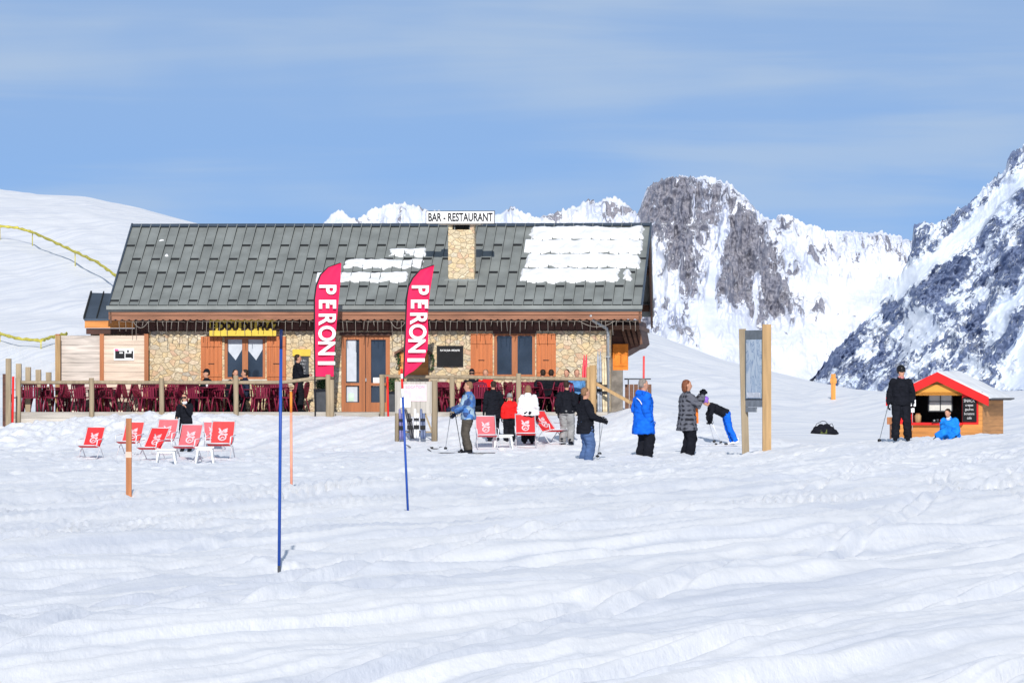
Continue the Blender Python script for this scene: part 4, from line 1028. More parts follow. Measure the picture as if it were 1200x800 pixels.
def wsk(px0, pb, px1, pt, dy=-.12): return P(px0, pb, h.y+dy), P(px1, pt, h.y+dy+.12)
for (x0_, b0_, x1_, t0_, m, lb) in ((471, 515, 470, 480, SK1, 'violet and white skis under the left end of the ski rack'), (484, 514, 477, 480, SK2, 'dark skis slanting under the middle of the ski rack'),
                                   (488, 513, 488, 480, SK3, 'white skis standing upright under the ski rack'), (496, 514, 495, 480, SKB, 'pale blue skis under the right end of the ski rack')):
    p, q = wsk(x0_, b0_, x1_, t0_, -.16); ski_pair(lb, p, q+(q-p)*.25+Vector((0, .03, 0)), m)
ski_pair('red skis standing upright behind the terrace rail post', P(683, 482, 149.6), P(686, 415, 149.9), SK4)
ski_pair('pale grey skis leaning beside the downpipe, left pair', P(703, 484, 148.9), P(702, 411, 149.6), plain('grey_ski', (.3, .33, .38), .3, .3))
ski_pair('yellowish skis leaning beside the downpipe, right pair', P(709, 484, 149.1), P(708, 418, 149.7), plain('tan_ski', (.6, .5, .33), .3, .3))

# ------------------------------------------------------------------ map board
h = hit(898, 527); hy2 = h.y+1.25; k = h.y/F
mp_ = empty('map_board', h, 0, 'tall timber framed piste map board turned nearly edge on', 'map board')
A = P(898.5, 527, h.y)-h; Bp = P(874, 524, hy2)-h
def mb(q, z, off=0):   # q 0 right post .. 1 left post
    p = A.lerp(Bp, q); n_ = Vector((-(Bp-A).y, (Bp-A).x, 0)).normalized(); n_ = n_ if n_.y < 0 else -n_
    return Vector((p.x, p.y, z))+n_*off
zt0 = (527-380)*k; 
MB().bar(Vector((A.x, A.y, -.2)), Vector((A.x, A.y, zt0)), .20, .16).build('post', YELLOWW, mp_)
MB().bar(Vector((Bp.x, Bp.y, -.2)), Vector((Bp.x-.08, Bp.y, (525-384)*hy2/F)), .16, .16).build('post', POSTW, mp_)
def pan(q0, q1, z0, z1, off, th, name, m):
    b = MB(); vs = [mb(q, z, o_) for q in (q0, q1) for z in (z0, z1) for o_ in (off, off+th)]
    b.add(vs, [(0, 1, 3, 2), (4, 6, 7, 5), (0, 4, 5, 1), (2, 3, 7, 6), (0, 2, 6, 4), (1, 5, 7, 3)]); return b.build(name, m, mp_)
def zp(py_): return (526-py_)*k*1.004
pan(.1, .95, zp(468), zp(386), 0, .05, 'backing_board', plain('grey_board_wood', (.16, .18, .2), .8))
mm_, n_, b_ = nt('piste_map_print')
v_ = node(n_, 'ShaderNodeTexNoise', Scale=2.5, Detail=4.0, Distortion=2.5); n_.links.new(mapping(n_, (1, 1, .5)), v_.inputs['Vector'])
n_.links.new(ramp(n_, v_.outputs['Fac'], [(.35, (.28, .38, .52)), (.47, (.42, .52, .63)), (.5, (.16, .24, .40)), (.53, (.42, .52, .62)), (.7, (.52, .58, .66))]), b_.inputs['Base Color']); b_.inputs['Roughness'].default_value = .25
pan(.14, .86, zp(466), zp(397), .055, .01, 'map_print', mm_)
pan(.18, .8, zp(465), zp(459), .07, .01, 'title_label', plain('label_grey', (.6, .62, .68), .6))
pan(.1, .92, zp(476), zp(466.5), .02, .03, 'lower_plate', plain('lower_plate_grey', (.2, .22, .25), .7))
pan(.42, .92, zp(482), zp(476.3), .02, .03, 'lower_plate', plain('lower_plate_grey', (.2, .22, .25), .7))
pan(.98, 1.12, zp(480), zp(468), .09, .01, 'small_label', WHITEP)

# ------------------------------------------------------------------ kiosk
KO = Vector((12.54, 150.6, -.22)); KR = R(-19)
kz = lambda py_: EYE+(HY-py_)*KO.y/F-KO.z
kk = empty('kiosk', KO, KR, 'small red and orange timber snack kiosk with snowy roof', 'kiosk')
KW = 1.33; KD = 2.6
ORL = wood('kiosk_orange_wood', (.48, .20, .045), 'x', .12, .7, .25); RDW = plain('kiosk_red_board', (.66, .02, .02), .5, .12, (3, 3, 3))
zc0 = kz(497); zo1 = kz(460); eL = kz(464); ap = kz(437)
MB().box(-KW, KW, 0, .08, 0, zc0).build('front_wall', ORL, kk)
MB().box(-KW, -.78, .0, .08, zc0, eL+.1).box(.72, KW-.12, -.01, .08, zc0, eL+.12).build('red_panel', RDW, kk)
MB().box(KW-.118, KW, 0, .08, zc0, eL+.12).build('corner_post', ORL, kk)
MB().poly([(-KW, .0, zo1+.02), (KW, .0, zo1+.02), (KW, .0, eL+.02), (0, 0, ap-.12), (-KW, 0, eL+.02)], (0, .08, 0)).build('gable_board', wood('kiosk_gable_wood', (.62, .28, .04), 'x', 2.0, .7, .1), kk)
MB().box(KW-.06, KW, .08, KD, 0, eL+.05).box(-KW, -KW+.06, .08, KD, 0, eL+.05).box(-KW+.06, KW-.06, KD-.06, KD, 0, eL+.05).build('side_wall', wood('kiosk_side_wood', (.52, .25, .09), 'y', .11, .8, .3), kk)
MB().box(-KW+.07, KW-.07, 1.4, 1.45, .2, eL).build('inner_wall', BLACK, kk)
MB().box(-.8, .74, -.14, .15, zc0-.02, zc0+.05).build('counter', RDW, kk)
b = MB(); tE = kz(464.5)+.0
for s in (-1, 1):
    pe = Vector((s*(KW+.22), 0, eL-.03)); pa = Vector((0, 0, ap+.03))
    for dy0, dy1, zt_, zb_, nm in ((0, 0, 0, 0, ''),):
        pass
    b.poly([(pa.x, -.16, pa.z), (pe.x, -.16, pe.z), (pe.x, -.16, pe.z-.26), (pa.x, -.16, pa.z-.27)], (0, .05, 0))
b.build('red_bargeboard', RDW, kk)
b = MB()
for s in (-1, 1):
    b.poly([(0, -.11, ap+.0), (s*(KW+.2), -.11, eL-.06), (s*(KW+.2), -.11, eL-.12), (0, -.11, ap-.06)], (0, KD+.3, 0))
b.build('roof', DKWOOD, kk)
n = 26; pts = []
for j in range(n):
    for i in range(41):
        s = -1+2*i/40; q = abs(s); x = s*(KW+.23); y = -.10+(KD+.30)*j/(n-1); e_ = min(j, n-1-j, i, 40-i)
        zz = ap+(eL-.06-ap)*q+.0+(.055+.03*vnoise(np.array(x*3), np.array(y*3), 4))*min(1, e_/1.2)**.5-.01
        pts.append((x, y, float(zz)))
MB().sheet(pts, 41, n).build('roof_snow', plain('old_roof_snow', (.76, .77, .79)), kk)
b = MB(); random.seed(3)
for i in range(14): b.bar((KW+.2, .1+i*.19, eL-.10), (KW+.28+random.random()*.04, .18+i*.19, eL-.07), .15, .035)
b.build('eave_edge', DGREY, kk)
win = MB(); wx0, wx1, wz0, wz1 = -.40, .28, kz(481), kz(460)
win.box(wx0, wx1, .5, .52, wz0, wz1); o = win.build('window', plain('white_window_light', (.62, .62, .58), .5, .08), kk)
g = MB(); g.box(wx0-.02, wx1+.02, .47, .495, wz1, wz1+.03).box(wx0-.02, wx1+.02, .47, .495, wz0-.03, wz0).box((wx0+wx1)/2-.012, (wx0+wx1)/2+.012, .47, .495, wz0, wz1).box(wx0, wx1, .465, .49, (wz0+wz1)/2-.01, (wz0+wz1)/2+.01)
g.box(wx0-.03, wx0, .47, .5, wz0, wz1).box(wx1, wx1+.03, .47, .5, wz0, wz1); g.build('window_bars', DGREY, o)
s = empty('chalkboard', KO, KR, 'black chalkboard with white writing hung on the red kiosk front', 'menu board')
MB().box(.74, 1.16, -.06, -.012, kz(494), kz(465.5)).build('frame', BLACK, s)
for i, t in enumerate(['SNACK', 'crepes', 'gaufres', 'boissons', 'cafe']): text(t, .105 if i else .12, CHALK, s, at(.95, -.063, kz(469.5+i*5)) @ FACE, 'lettering', .001, 0, .85)
s = empty('notice', KO, KR, 'pair of small white notices hanging at the left of the kiosk opening', 'sign')
MB().box(-.86, -.66, -.10, -.08, kz(476), kz(468)).build('sheet', WHITEP, s); MB().box(-.84, -.70, -.10, -.08, kz(483), kz(478)).build('sheet', WHITEP, s)
for z in (kz(471), kz(473.5)): MB().box(-.83, -.70, -.104, -.101, z, z+.02).build('printed_line', DGREY, s)
MB().loft([(-.76, -.09, kz(466)), (-.76, -.09, kz(504))], .006, k=5).build('cord', WHITEG, s)
s = empty('jar', KO+Vector((math.cos(KR)*-.62, math.sin(KR)*-.62-.05, zc0+.05)), 0, 'tan wooden jar standing on the kiosk counter', 'jar')
MB().loft([(0, 0, 0), (0, 0, .2), (0, 0, .24)], [.09, .10, .07], k=12).build('body', YELLOWW, s); MB().loft([(0, 0, .24), (0, 0, .27)], [.075, .06], k=12).build('lid', BRPOST, s)
s = empty('serving_tray', KO+Vector((math.cos(KR)*.1, math.sin(KR)*.1-.05, zc0+.05)), 0, 'dark tray of cups on the kiosk counter', 'tray')
MB().box(-.3, .3, -.1, .1, 0, .025).build('tray_base', BLACK, s)
for i in range(5): MB().loft([(-.22+i*.1, 0, .025), (-.22+i*.1, 0, .025+.06+.02*(i % 2))], [.03, .04], k=8).build('cup', [GREYM, DGREY, REDP][i % 3], s)
s = empty('wooden_block', P(1047, 519, 150)+Vector((0, 0, 0)), R(-19), 'weathered wooden barrier at the left end of the kiosk', 'barrier')
MB().box(-.09, .05, -.1, .1, -.3, .75).build('post', RAFT, s); MB().box(-.16, .1, -.14, .14, .55, .76).build('cap', BRPOST, s)

# ------------------------------------------------------------------ people
def ik(a, c, l1, l2, bend):
    a = Vector(a); c = Vector(c); d = c-a; D = min(d.length, (l1+l2)*.995); t = d.normalized(); c = a+t*D
    x = (l1*l1-l2*l2+D*D)/(2*D); y = math.sqrt(max(l1*l1-x*x, 0)); n = Vector(bend); n = n-t*n.dot(t); n.normalize()
    return a+t*x+n*y, c
REM = []
from mathutils import noise as mn
def remesh(mb_, name, mat, parent, voxel, extra=None, extram=(), fold=0):
    me = mb_.mesh('tmp', mat); o = bpy.data.objects.new('tmp', me); COL.objects.link(o)
    m = o.modifiers.new('r', 'REMESH'); m.mode = 'VOXEL'; m.voxel_size = voxel; m.use_smooth_shade = True
    s = o.modifiers.new('s', 'SMOOTH'); s.factor = .5; s.iterations = 4
    dg = bpy.context.evaluated_depsgraph_get(); me2 = bpy.data.meshes.new_from_object(o.evaluated_get(dg)); bpy.data.objects.remove(o); bpy.data.meshes.remove(me)
    if fold:
        off = Vector((random.random()*50, 0, 0)); ns = [v.normal.copy() for v in me2.vertices]
        for v, nn_ in zip(me2.vertices, ns):
            q = Vector((v.co.x*7, v.co.y*7, v.co.z*13))+off; v.co += nn_*fold*(1-2*abs(mn.noise(q))-.55+.5*mn.noise(q*.45))
    if extra is not None and extra.v:
        import bmesh
        bm = bmesh.new(); bm.from_mesh(me2); 
        ex = extra.mesh('tmp', [mat]+list(extram)); bm.from_mesh(ex); bm.to_mesh(me2); bm.free(); bpy.data.meshes.remove(ex)
    me2.materials.clear()
    for q in [mat]+list(extram): me2.materials.append(q)
    me2.name = name; o = bpy.data.objects.new(name, me2); COL.objects.link(o); o.parent = parent; return o
def hand(b, w, d, palm_n, s, sc_=1.0, mi=0, curl=.6):
    """palm and five fingers; w wrist, d direction of the fingers, palm_n palm normal, s = +1/-1 thumb side"""
    w = Vector(w); d = Vector(d).normalized(); n = Vector(palm_n); n = (n-d*n.dot(d)).normalized(); sd = d.cross(n)*s
    b.loft([w-d*.03, w+d*.03*sc_, w+d*.08*sc_], [(.022*sc_, .018*sc_), (.038*sc_, .017*sc_), (.04*sc_, .014*sc_)], sd, 8, mi)
    for i, (o_, l) in enumerate(((.030, .072), (.010, .082), (-.010, .076), (-.029, .058))):
        p0 = w+d*.072*sc_+sd*o_*sc_; p = [p0]; ang = 0; q = p0
        for j, f_ in enumerate((.45, .32, .25)):
            ang += curl*(.7 if j == 0 else 1); q = q+(d*math.cos(ang)+n*math.sin(ang))*l*f_*sc_; p.append(q)
        b.loft(p, [.0095*sc_, .009*sc_, .008*sc_, .0065*sc_], sd, 6, mi)
    p0 = w+d*.025*sc_+sd*.030*sc_
    b.loft([p0, p0+(d*.6+sd*.8).normalized()*.035*sc_+n*.01, p0+(d*.9+sd*.4).normalized()*.065*sc_+n*.025*sc_], [.012*sc_, .0105*sc_, .008*sc_], n, 6, mi)
def person(foot, H, yaw, label, top=NAVY, bottom=BLK, hair=HAIRB, hat=None, hatm=None, lean=0, tilt=0, sit=False, seat_h=.45, handR=None, handL=None, gloves=None, boots=BLK,
           feet=None, long_coat=0, head_yaw=0, head_pitch=0, scarf=None, goggles=None, hood=False, bulk=1.0, extras=None, hair_long=False, elbow=(0, -1, -.3), stripe=None):
    """figure in local space, facing +y, 1.75 m tall before scaling"""
    r = empty('person', foot, yaw, label, 'person'); S = H/1.75; 
    if hat or hatm: pass
    V = Vector
    pel = V((0, 0, .93)) if not sit else V((0, 0, seat_h+.10))
    RL = Matrix.Rotation(-lean, 4, 'X') @ Matrix.Rotation(tilt, 4, 'Y')
    def up(v): return pel+RL.to_3x3() @ (V(v))
    waist, chest, neck = up((0, .005, .16)), up((0, .01, .36)), up((0, -.01, .555))
    shR, shL = up((.180, -.005, .470)), up((-.180, -.005, .470))
    HR = RL.to_3x3() @ Matrix.Rotation(head_yaw, 3, 'Z') @ Matrix.Rotation(head_pitch, 3, 'X')
    hb = up((0, 0, .60))
    def hd(v): return hb+HR @ V(v)
    hipR, hipL = pel+V((.09, 0, -.02)), pel+V((-.09, 0, -.02))
    if feet is None: feet = ((.11, .03, .08), (-.11, -.03, .08)) if not sit else ((.13, .47, .08), (-.12, .42, .08))
    kR, aR = ik(hipR, feet[0], .428, .42, (0.05, 1, .3 if sit else 0)); kL, aL = ik(hipL, feet[1], .428, .42, (-.05, 1, .3 if sit else 0))
    hR = up(handR) if handR else up((.27, .06, -.06)); hL = up(handL) if handL else up((-.27, .04, -.06))
    eR, hR = ik(shR, hR, .30, .27, V(elbow)+V((.35, 0, 0))); eL, hL = ik(shL, hL, .30, .27, V(elbow)+V((-.35, 0, 0)))
    sd = (RL.to_3x3() @ V((1, 0, 0)))
    bulk *= 1.12; kb = bulk
    # body
    b = MB()
    b.loft([pel-V((0, 0, .06)), pel, waist, chest, up((0, 0, .46)), up((0, -.005, .53)), neck, up((0, .01, .62))], [(.12, .09), (.15, .11), (.125, .095), (.15, .11), (.15, .10), (.09, .07), (.055, .058), (.052, .055)], sd, 14)
    hp = [(-.012, .03, -.005, .030, .035), (0, .035, .02, .046, .058), (0, .022, .055, .062, .078), (0, .012, .095, .070, .088), (0, .006, .135, .075, .094), (0, .0, .175, .074, .092), (0, -.004, .205, .062, .078), (0, -.006, .228, .036, .048), (0, -.006, .236, .01, .012)]
    b.loft([hd((0, q[1], q[2])) for q in hp], [(q[3], q[4]) for q in hp], HR @ V((1, 0, 0)), 14)
    b.loft([hd((0, .095, .135)), hd((0, .112, .105)), hd((0, .118, .09)), hd((0, .10, .082))], [.008, .012, .016, .01], HR @ V((1, 0, 0)), 6)
    for s in (-1, 1): b.loft([hd((s*.074, .0, .085)), hd((s*.084, -.005, .11)), hd((s*.080, -.008, .14))], [(.01, .012), (.012, .022), (.008, .012)], HR @ V((1, 0, 0)), 6)
    for hip, kn, an in ((hipR, kR, aR), (hipL, kL, aL)):
        b.loft([hip, hip.lerp(kn, .5), kn, kn.lerp(an, .35), an], [.082, .07, .052, .054, .036], V((1, 0, 0)), 10); b.loft([an, an+V((0, .06, -.03)), an+V((0, .16, -.05))], [.036, .035, .025], V((1, 0, 0)), 8)
    for sh, el, wr in ((shR, eR, hR), (shL, eL, hL)):
        b.loft([up((0, 0, .44)).lerp(sh, .6), sh, sh.lerp(el, .5), el, el.lerp(wr, .4), wr], [.05, .052, .045, .036, .035, .024], V((1, 0, 0)), 10)
    ex = MB()
    for s in (-1, 1): ex.ball(hd((s*.030, .098, .122)), (.011, .006, .007), 8, 1)
    ex.loft([hd((-.022, .098, .056)), hd((0, .106, .057)), hd((.022, .098, .056))], [(.003, .004), (.006, .006), (.003, .004)], V((0, 0, 1)), 6, 2)
    gls = []
    for wr, el, s in ((hR, eR, 1), (hL, eL, -1)):
        gl = MB(); gls.append(gl)
        hand(gl if gloves else ex, wr, wr-el, V((-s*.9, .3, -.2)) if abs((wr-el).normalized().x) < .8 else V((0, 1, 0)), s, 1.25 if gloves else 1.0)
    remesh(b, 'body', SKINM, r, .014, ex, (EYEM, LIPM))
    for gl in gls if gloves else []: gl.build('glove', gloves, r)
    # trousers
    t = MB(); kb = bulk
    t.loft([pel+V((0, 0, .08)), pel, pel-V((0, 0, .09))], [(.155*kb, .125*kb), (.175*kb, .14*kb), (.15*kb, .125*kb)], V((1, 0, 0)), 14)
    for hip, kn, an in ((hipR, kR, aR), (hipL, kL, aL)):
        e_ = an+V((0, .0, -.0)); t.loft([hip+V((0, 0, .03)), hip.lerp(kn, .5), kn, kn.lerp(an, .5), e_], [.105*kb, .098*kb, .082*kb, .082*kb, .078*kb], V((1, 0, 0)), 12)
    remesh(t, 'trousers', bottom, r, .014, fold=.016)
    # boots
    bo = MB()
    for an in (aR, aL):
        bo.loft([an+V((0, -.02, .12)), an+V((0, -.015, .02)), an+V((0, -.01, -.05))], [(.062, .07), (.06, .075), (.055, .085)], V((1, 0, 0)), 10)
        bo.loft([an+V((0, -.07, -.035)), an+V((0, .03, -.03)), an+V((0, .12, -.045)), an+V((0, .19, -.055))], [(.045, .038), (.052, .045), (.05, .034), (.03, .022)], V((1, 0, 0)), 10)
    remesh(bo, 'boots', boots, r, .016)
    # jacket
    j = MB(); lo = up((0, 0, -.06-long_coat)) if not sit else up((0, 0, -.02)); wd = .01*(long_coat > .2)
    if lean > .3: lo = up((0, .0, -.03))
    j.loft([lo, up((0, 0, .0)), waist, chest, up((0, -.002, .44)), up((0, -.004, .50)), up((0, -.005, .54)), up((0, 0, .59))], [((.185+wd*2)*kb, (.15+wd*2)*kb), (.182*kb, .145*kb), (.165*kb, .13*kb), (.178*kb, .14*kb), (.168*kb, .125*kb), (.125*kb, .105*kb), (.092, .088), (.074, .078)], sd, 16)
    for sh, el, wr in ((shR, eR, hR), (shL, eL, hL)):
        j.ball(sh, .070*kb, 10); dd = (el-sh); j.loft([sh-dd*.02, sh+dd*.15, sh.lerp(el, .5), el, el.lerp(wr, .5), el.lerp(wr, .97)], [.066*kb, .076*kb, .070*kb, .064*kb, .056*kb, .046*kb], V((1, 0, 0)), 12)
    remesh(j, 'jacket', top, r, .014, fold=.020)
    if stripe:
        st_ = MB(); st_.loft([up((.10, -.155*kb, .44)), up((.17, -.13*kb, .38)), up((.2, -.09*kb, .27)), up((.2, -.04, .12))], [(.014, .006)]*4, V((0, 1, 0)), 6); st_.loft([up((-.2, .02, .35)), up((-.19, .10, .3)), up((-.12, .15, .22))], [(.016, .006)]*3, V((0, 1, 0)), 6)
        st_.build('stripe', stripe, r)
    if hood:
        hh = MB(); hh.loft([up((0, -.09, .47)), up((0, -.11, .54)), up((0, -.09, .60))], [(.10, .05), (.12, .07), (.09, .05)], sd, 12); remesh(hh, 'hood', top, r, .016)
    if hair and hat != 'hood':
        g = MB()
        g.loft([hd((0, -.035, .06)), hd((0, -.03, .12)), hd((0, -.014, .175)), hd((0, -.01, .215)), hd((0, -.008, .246))], [(.066, .07), (.083, .085), (.084, .095), (.072, .085), (.03, .035)], HR @ V((1, 0, 0)), 12)
        if hair_long: g.loft([hd((0, -.05, .16)), hd((0, -.055, .08)), hd((0, -.05, .0)), hd((0, -.045, -.04))], [(.088, .07), (.098, .07), (.095, .06), (.07, .04)], HR @ V((1, 0, 0)), 12)
        remesh(g, 'hair', hair, r, .013)
    if hat == 'helmet':
        g = MB(); g.loft([hd((0, -.01, .115)), hd((0, -.008, .16)), hd((0, -.006, .21)), hd((0, -.006, .255)), hd((0, -.006, .28))], [(.098, .115), (.102, .124), (.095, .115), (.066, .08), (.02, .025)], HR @ V((1, 0, 0)), 14)
        for s in (-1, 1): g.loft([hd((s*.088, -.01, .14)), hd((s*.086, -.005, .06))], [(.016, .04), (.012, .03)], HR @ V((1, 0, 0)), 8)
        remesh(g, 'helmet', hatm, r, .013)
    if hat in ('beanie', 'cap'):
        g = MB(); g.loft([hd((0, -.01, .15)), hd((0, -.008, .2)), hd((0, -.006, .245)), hd((0, -.006, .27))], [(.086, .104), (.085, .102), (.06, .075), (.02, .03)], HR @ V((1, 0, 0)), 12)
        if hat == 'cap': g.loft([hd((0, .08, .165)), hd((0, .17, .155))], [(.065, .012), (.05, .008)], HR @ V((1, 0, 0)), 8)
        remesh(g, hat, hatm, r, .013)
    if goggles:
        MB().loft([hd((-.075, .06, .125)), hd((-.05, .098, .125)), hd((0, .112, .125)), hd((.05, .098, .125)), hd((.075, .06, .125))], [(.008, .018), (.01, .026), (.01, .026), (.01, .026), (.008, .018)], V((0, 1, 0)), 8).build('goggles', goggles, r)
    if scarf: MB().loft([up((0, 0, .53)), up((0, .005, .575)), up((0, .01, .61))], [(.085, .085), (.082, .085), (.062, .066)], sd, 12).build('scarf', scarf, r)
    r.scale = (S, S, S)
    Mw = Matrix.Translation(foot) @ Matrix.Rotation(yaw, 4, 'Z') @ Matrix.Scale(S, 4)
    r['x'] = 0; del r['x']
    return r, {'hR': Mw @ hR, 'hL': Mw @ hL, 'aR': Mw @ aR, 'aL': Mw @ aL, 'up': lambda v: Mw @ up(v), 'M': Mw}
def ski_pole(grip, tip, label, m=GREYM, group='ski poles held by people'):
    grip = Vector(grip); tip = Vector(tip); d = tip-grip; up_ = grip-d.normalized()*.07
    r = empty('ski_pole', tip, 0, label, 'ski pole', group)
    MB().loft([grip-tip, Vector((0, 0, 0))], [.011, .007], k=6).build('shaft', m, r)
    MB().loft([up_-tip, grip-tip+d.normalized()*.08], [.018, .016], k=8).build('grip', BLACK, r)
    MB().loft([-d.normalized()*.09, -d.normalized()*.075], [.045, .045], k=10).build('basket', BLACK, r)
    g = grip-tip; MB().loft([g, g+Vector((.04, -.02, .03)), g+Vector((.07, -.02, -.05)), g+Vector((.02, 0, -.1))], .006, k=5).build('strap', BLACK, r)
def flat_skis(c, ang, label, m, L_=1.6, gap=.2, zoff=0, group='skis lying flat on the snow'):
    r = empty('ski_pair', c, ang, label, 'skis', group)
    for i in (-1, 1):
        pts = []; rad = []
        for q in range(13):
            t = q/12; y = -L_*.45+L_*t; z = .012+(.10*max(0, (t-.88)/.12)**2); pts.append((i*gap/2, y, z)); rad.append((.042*(1 if t < .9 else max(.2, 1-(t-.9)*7)), .009))
        MB().loft(pts, rad, (1, 0, 0), 8).build('ski', m, r)
        MB().box(i*gap/2-.035, i*gap/2+.035, -.17, -.09, .02, .06).build('heel_binding', BLACK, r); MB().box(i*gap/2-.035, i*gap/2+.035, .12, .17, .02, .06).build('toe_binding', BLACK, r)
    return r
def ph(px, pb, pt, sink=0, Y=None):
    h = hit(px, pb) if Y is None else P(px, pb, Y); return h-Vector((0, 0, sink)), (pb-pt)*h.y/F+sink
def tip_at(px, py_): return hit(px, py_)
# ------------------------------------------------------------------ rucksack on the snow
h = hit(966, 508.5); k = h.y/F
r = empty('rucksack', h, 0, 'black and olive rucksack lying on the snow left of the kiosk', 'bag')
b = MB(); random.seed(11)
b.loft([(-16*k, 0, .03), (-10*k, 0, 3*k), (0, 0, 4*k), (9*k, 0, 3*k), (17*k, 0, .02)], [(.06, .04), (.2, 4*k), (.24, 6*k), (.2, 4*k), (.05, .03)], (0, 1, 0), 14)
for (x_, z_, a_) in ((-9, 6, 4.5), (-4, 9, 4.0), (3, 8.5, 5), (8, 6, 4), (12, 3, 3.5), (-12, 3, 3.5)): b.ball((x_*k, random.uniform(-.1, .1), z_*k), (a_*k, .16, a_*k*.8), 10)
remesh(b, 'main_bag', BLK, r, .02)
MB().loft([(-8*k, -.12, 1*k), (-4*k, -.17, 3*k), (2*k, -.18, 3.2*k), (7*k, -.12, 1*k)], [(.03, .02), (.05, 3*k), (.05, 3*k), (.03, .02)], (0, 1, 0), 10).build('front_pocket', cloth('olive_cloth', (.10, .12, .04)), r)
MB().loft([(-12*k, 0, 6*k), (-9*k, 0, 12*k), (-2*k, .03, 15.5*k), (1*k, .03, 15*k), (5*k, 0, 11*k), (9*k, 0, 12.5*k), (11*k, 0, 8*k)], .012, (0, 1, 0), 6).build('strap', BLK, r)

# dark pullover, jeans, poles
f, H = ph(686, 538, 455, .16)
r, J = person(f, H, R(-75), 'person in black pullover and blue jeans holding ski poles, nearest the camera', BLK, JEAN, HAIRF, handR=(.22, .34, .10), handL=(-.16, .36, .12), gloves=BLK, scarf=None, bulk=1.18, long_coat=.14, head_yaw=R(15))
ski_pole(J['hR']+Vector((.02, -.02, .02)), hit(699.5, 538), 'grey ski pole in the hands of the person in jeans', GREYM)
ski_pole(J['hL']+Vector((.02, .02, .02)), hit(703, 532), 'second ski pole beside the first held by the person in jeans', GREYM)
# man in blue jacket
f, H = ph(754, 534, 445, .16)
r, J = person(f, H, R(-62), 'man in bright blue jacket with white stripe and black trousers, seen from behind', BLU, BLK, HAIRG, handR=(.24, .05, -.05), handL=(-.24, .10, -.02), gloves=BLU, bulk=1.25, long_coat=.26, head_yaw=R(-10), hood=True, stripe=WHT)
# woman in checked coat
f, H = ph(805, 531, 446, .16)
r, J = person(f, H, R(-80), 'person in dark checked coat raising both hands to the face', CHECK, BLK, HAIRR, handR=(.12, .34, .50), handL=(-.10, .34, .52), gloves=BLK, bulk=1.25, long_coat=.22, hair_long=True, elbow=(0, 0, -1))
iv = J['M'].inverted(); MB().bar(iv @ J['up']((.0, .19, .22)), iv @ J['up']((0, .20, -.12)), .12, .1).build('orange_scarf_end', ORC, r)
c = (J['hR']+J['hL'])/2+Vector((.06, 0, .05)); cam_ = empty('camera', c, 0, 'small black camera held up by the person in checked coat', 'camera')
MB().box(-.05, .02, -.06, .06, -.04, .045).build('camera_body', BLACK, cam_); MB().loft([(.02, 0, 0), (.07, 0, 0)], [.03, .028], (0, 0, 1), 10).build('lens', DGREY, cam_)
# bent child
h_ = hit(856, 522.5)
r, J = person(h_+Vector((-.12, .1, .02)), 1.60, R(98), 'child bending forward in black top, blue trousers and purple helmet', BLK, BLU, None, 'helmet', PUR, lean=R(62), handR=(.12, .42, .34), handL=(-.12, .40, .32), gloves=BLK, boots=WHT, feet=((.1, -.22, .09), (-.1, -.30, .09)), elbow=(0, .3, -1), head_pitch=R(25), bulk=.95)
ski_pole(J['hL'], hit(846, 521), 'white ski pole planted by the bending child', WHITEP)
ski_pole(J['hR'], hit(838, 519)+Vector((0, .3, 0)), 'second white pole of the bending child, farther away', WHITEP)
flat_skis(h_+Vector((-.25, -.05, .02)), R(92), 'white skis under the boots of the bending child', SK3, 1.5, .22)
# man in black with helmet
f, H = ph(1056, 517, 430, .0)
f.y += .0
r, J = person(f, H, R(178), 'skier all in black with helmet, standing left of the kiosk', BLK, BLK, HAIRB, 'helmet', HELM, handR=(.30, .08, -.05), handL=(-.27, .08, -.02), gloves=BLK, goggles=BLACK, scarf=cloth('pink_cloth', (.5, .2, .2)), bulk=1.12, head_yaw=R(35), feet=((.14, .05, .08), (-.16, -.02, .08)), long_coat=.02)
ski_pole(J['hR'], hit(1030, 518), 'thin ski pole held out by the skier in black', GREYM)
# seated child at kiosk
h_ = hit(1115, 513, 60)

r, J = person(h_+Vector((0, -.1, -.30)), 1.40, R(150), 'child in bright blue and lime ski suit sitting on the snow before the kiosk', CYN, CYN, HAIRB, sit=True, seat_h=.32, lean=R(22), handR=(.16, .32, .10), handL=(-.16, .30, .10), gloves=CYN, bulk=1.3, feet=((.28, .42, .40), (-.2, .25, .38)), scarf=WHT, stripe=LIME)
# skier in patterned jacket
f, H = ph(549, 531, 448, 0)
r, J = person(f, H, R(82), 'skier in patterned blue jacket and brown trousers facing left on skis', PATT, BRN, HAIRF, handR=(.18, .36, .04), handL=(-.18, .40, .16), gloves=NAVY, bulk=1.15, long_coat=.03)
ski_pole(J['hR'], hit(541, 530), 'dark ski pole at the front of the skier in patterned jacket', DGREY)
ski_pole(J['hL'], hit(522, 526), 'ski pole slanting forward from the skier in patterned jacket', GREYM)
flat_skis(f+Vector((-.1, 0, .0)), R(88), 'dark skis worn by the skier in patterned jacket', SK2, 1.75, .26)
flat_skis(hit(512, 526), R(80), 'loose dark skis lying flat below the ski rack', SK2, 1.5, .18)
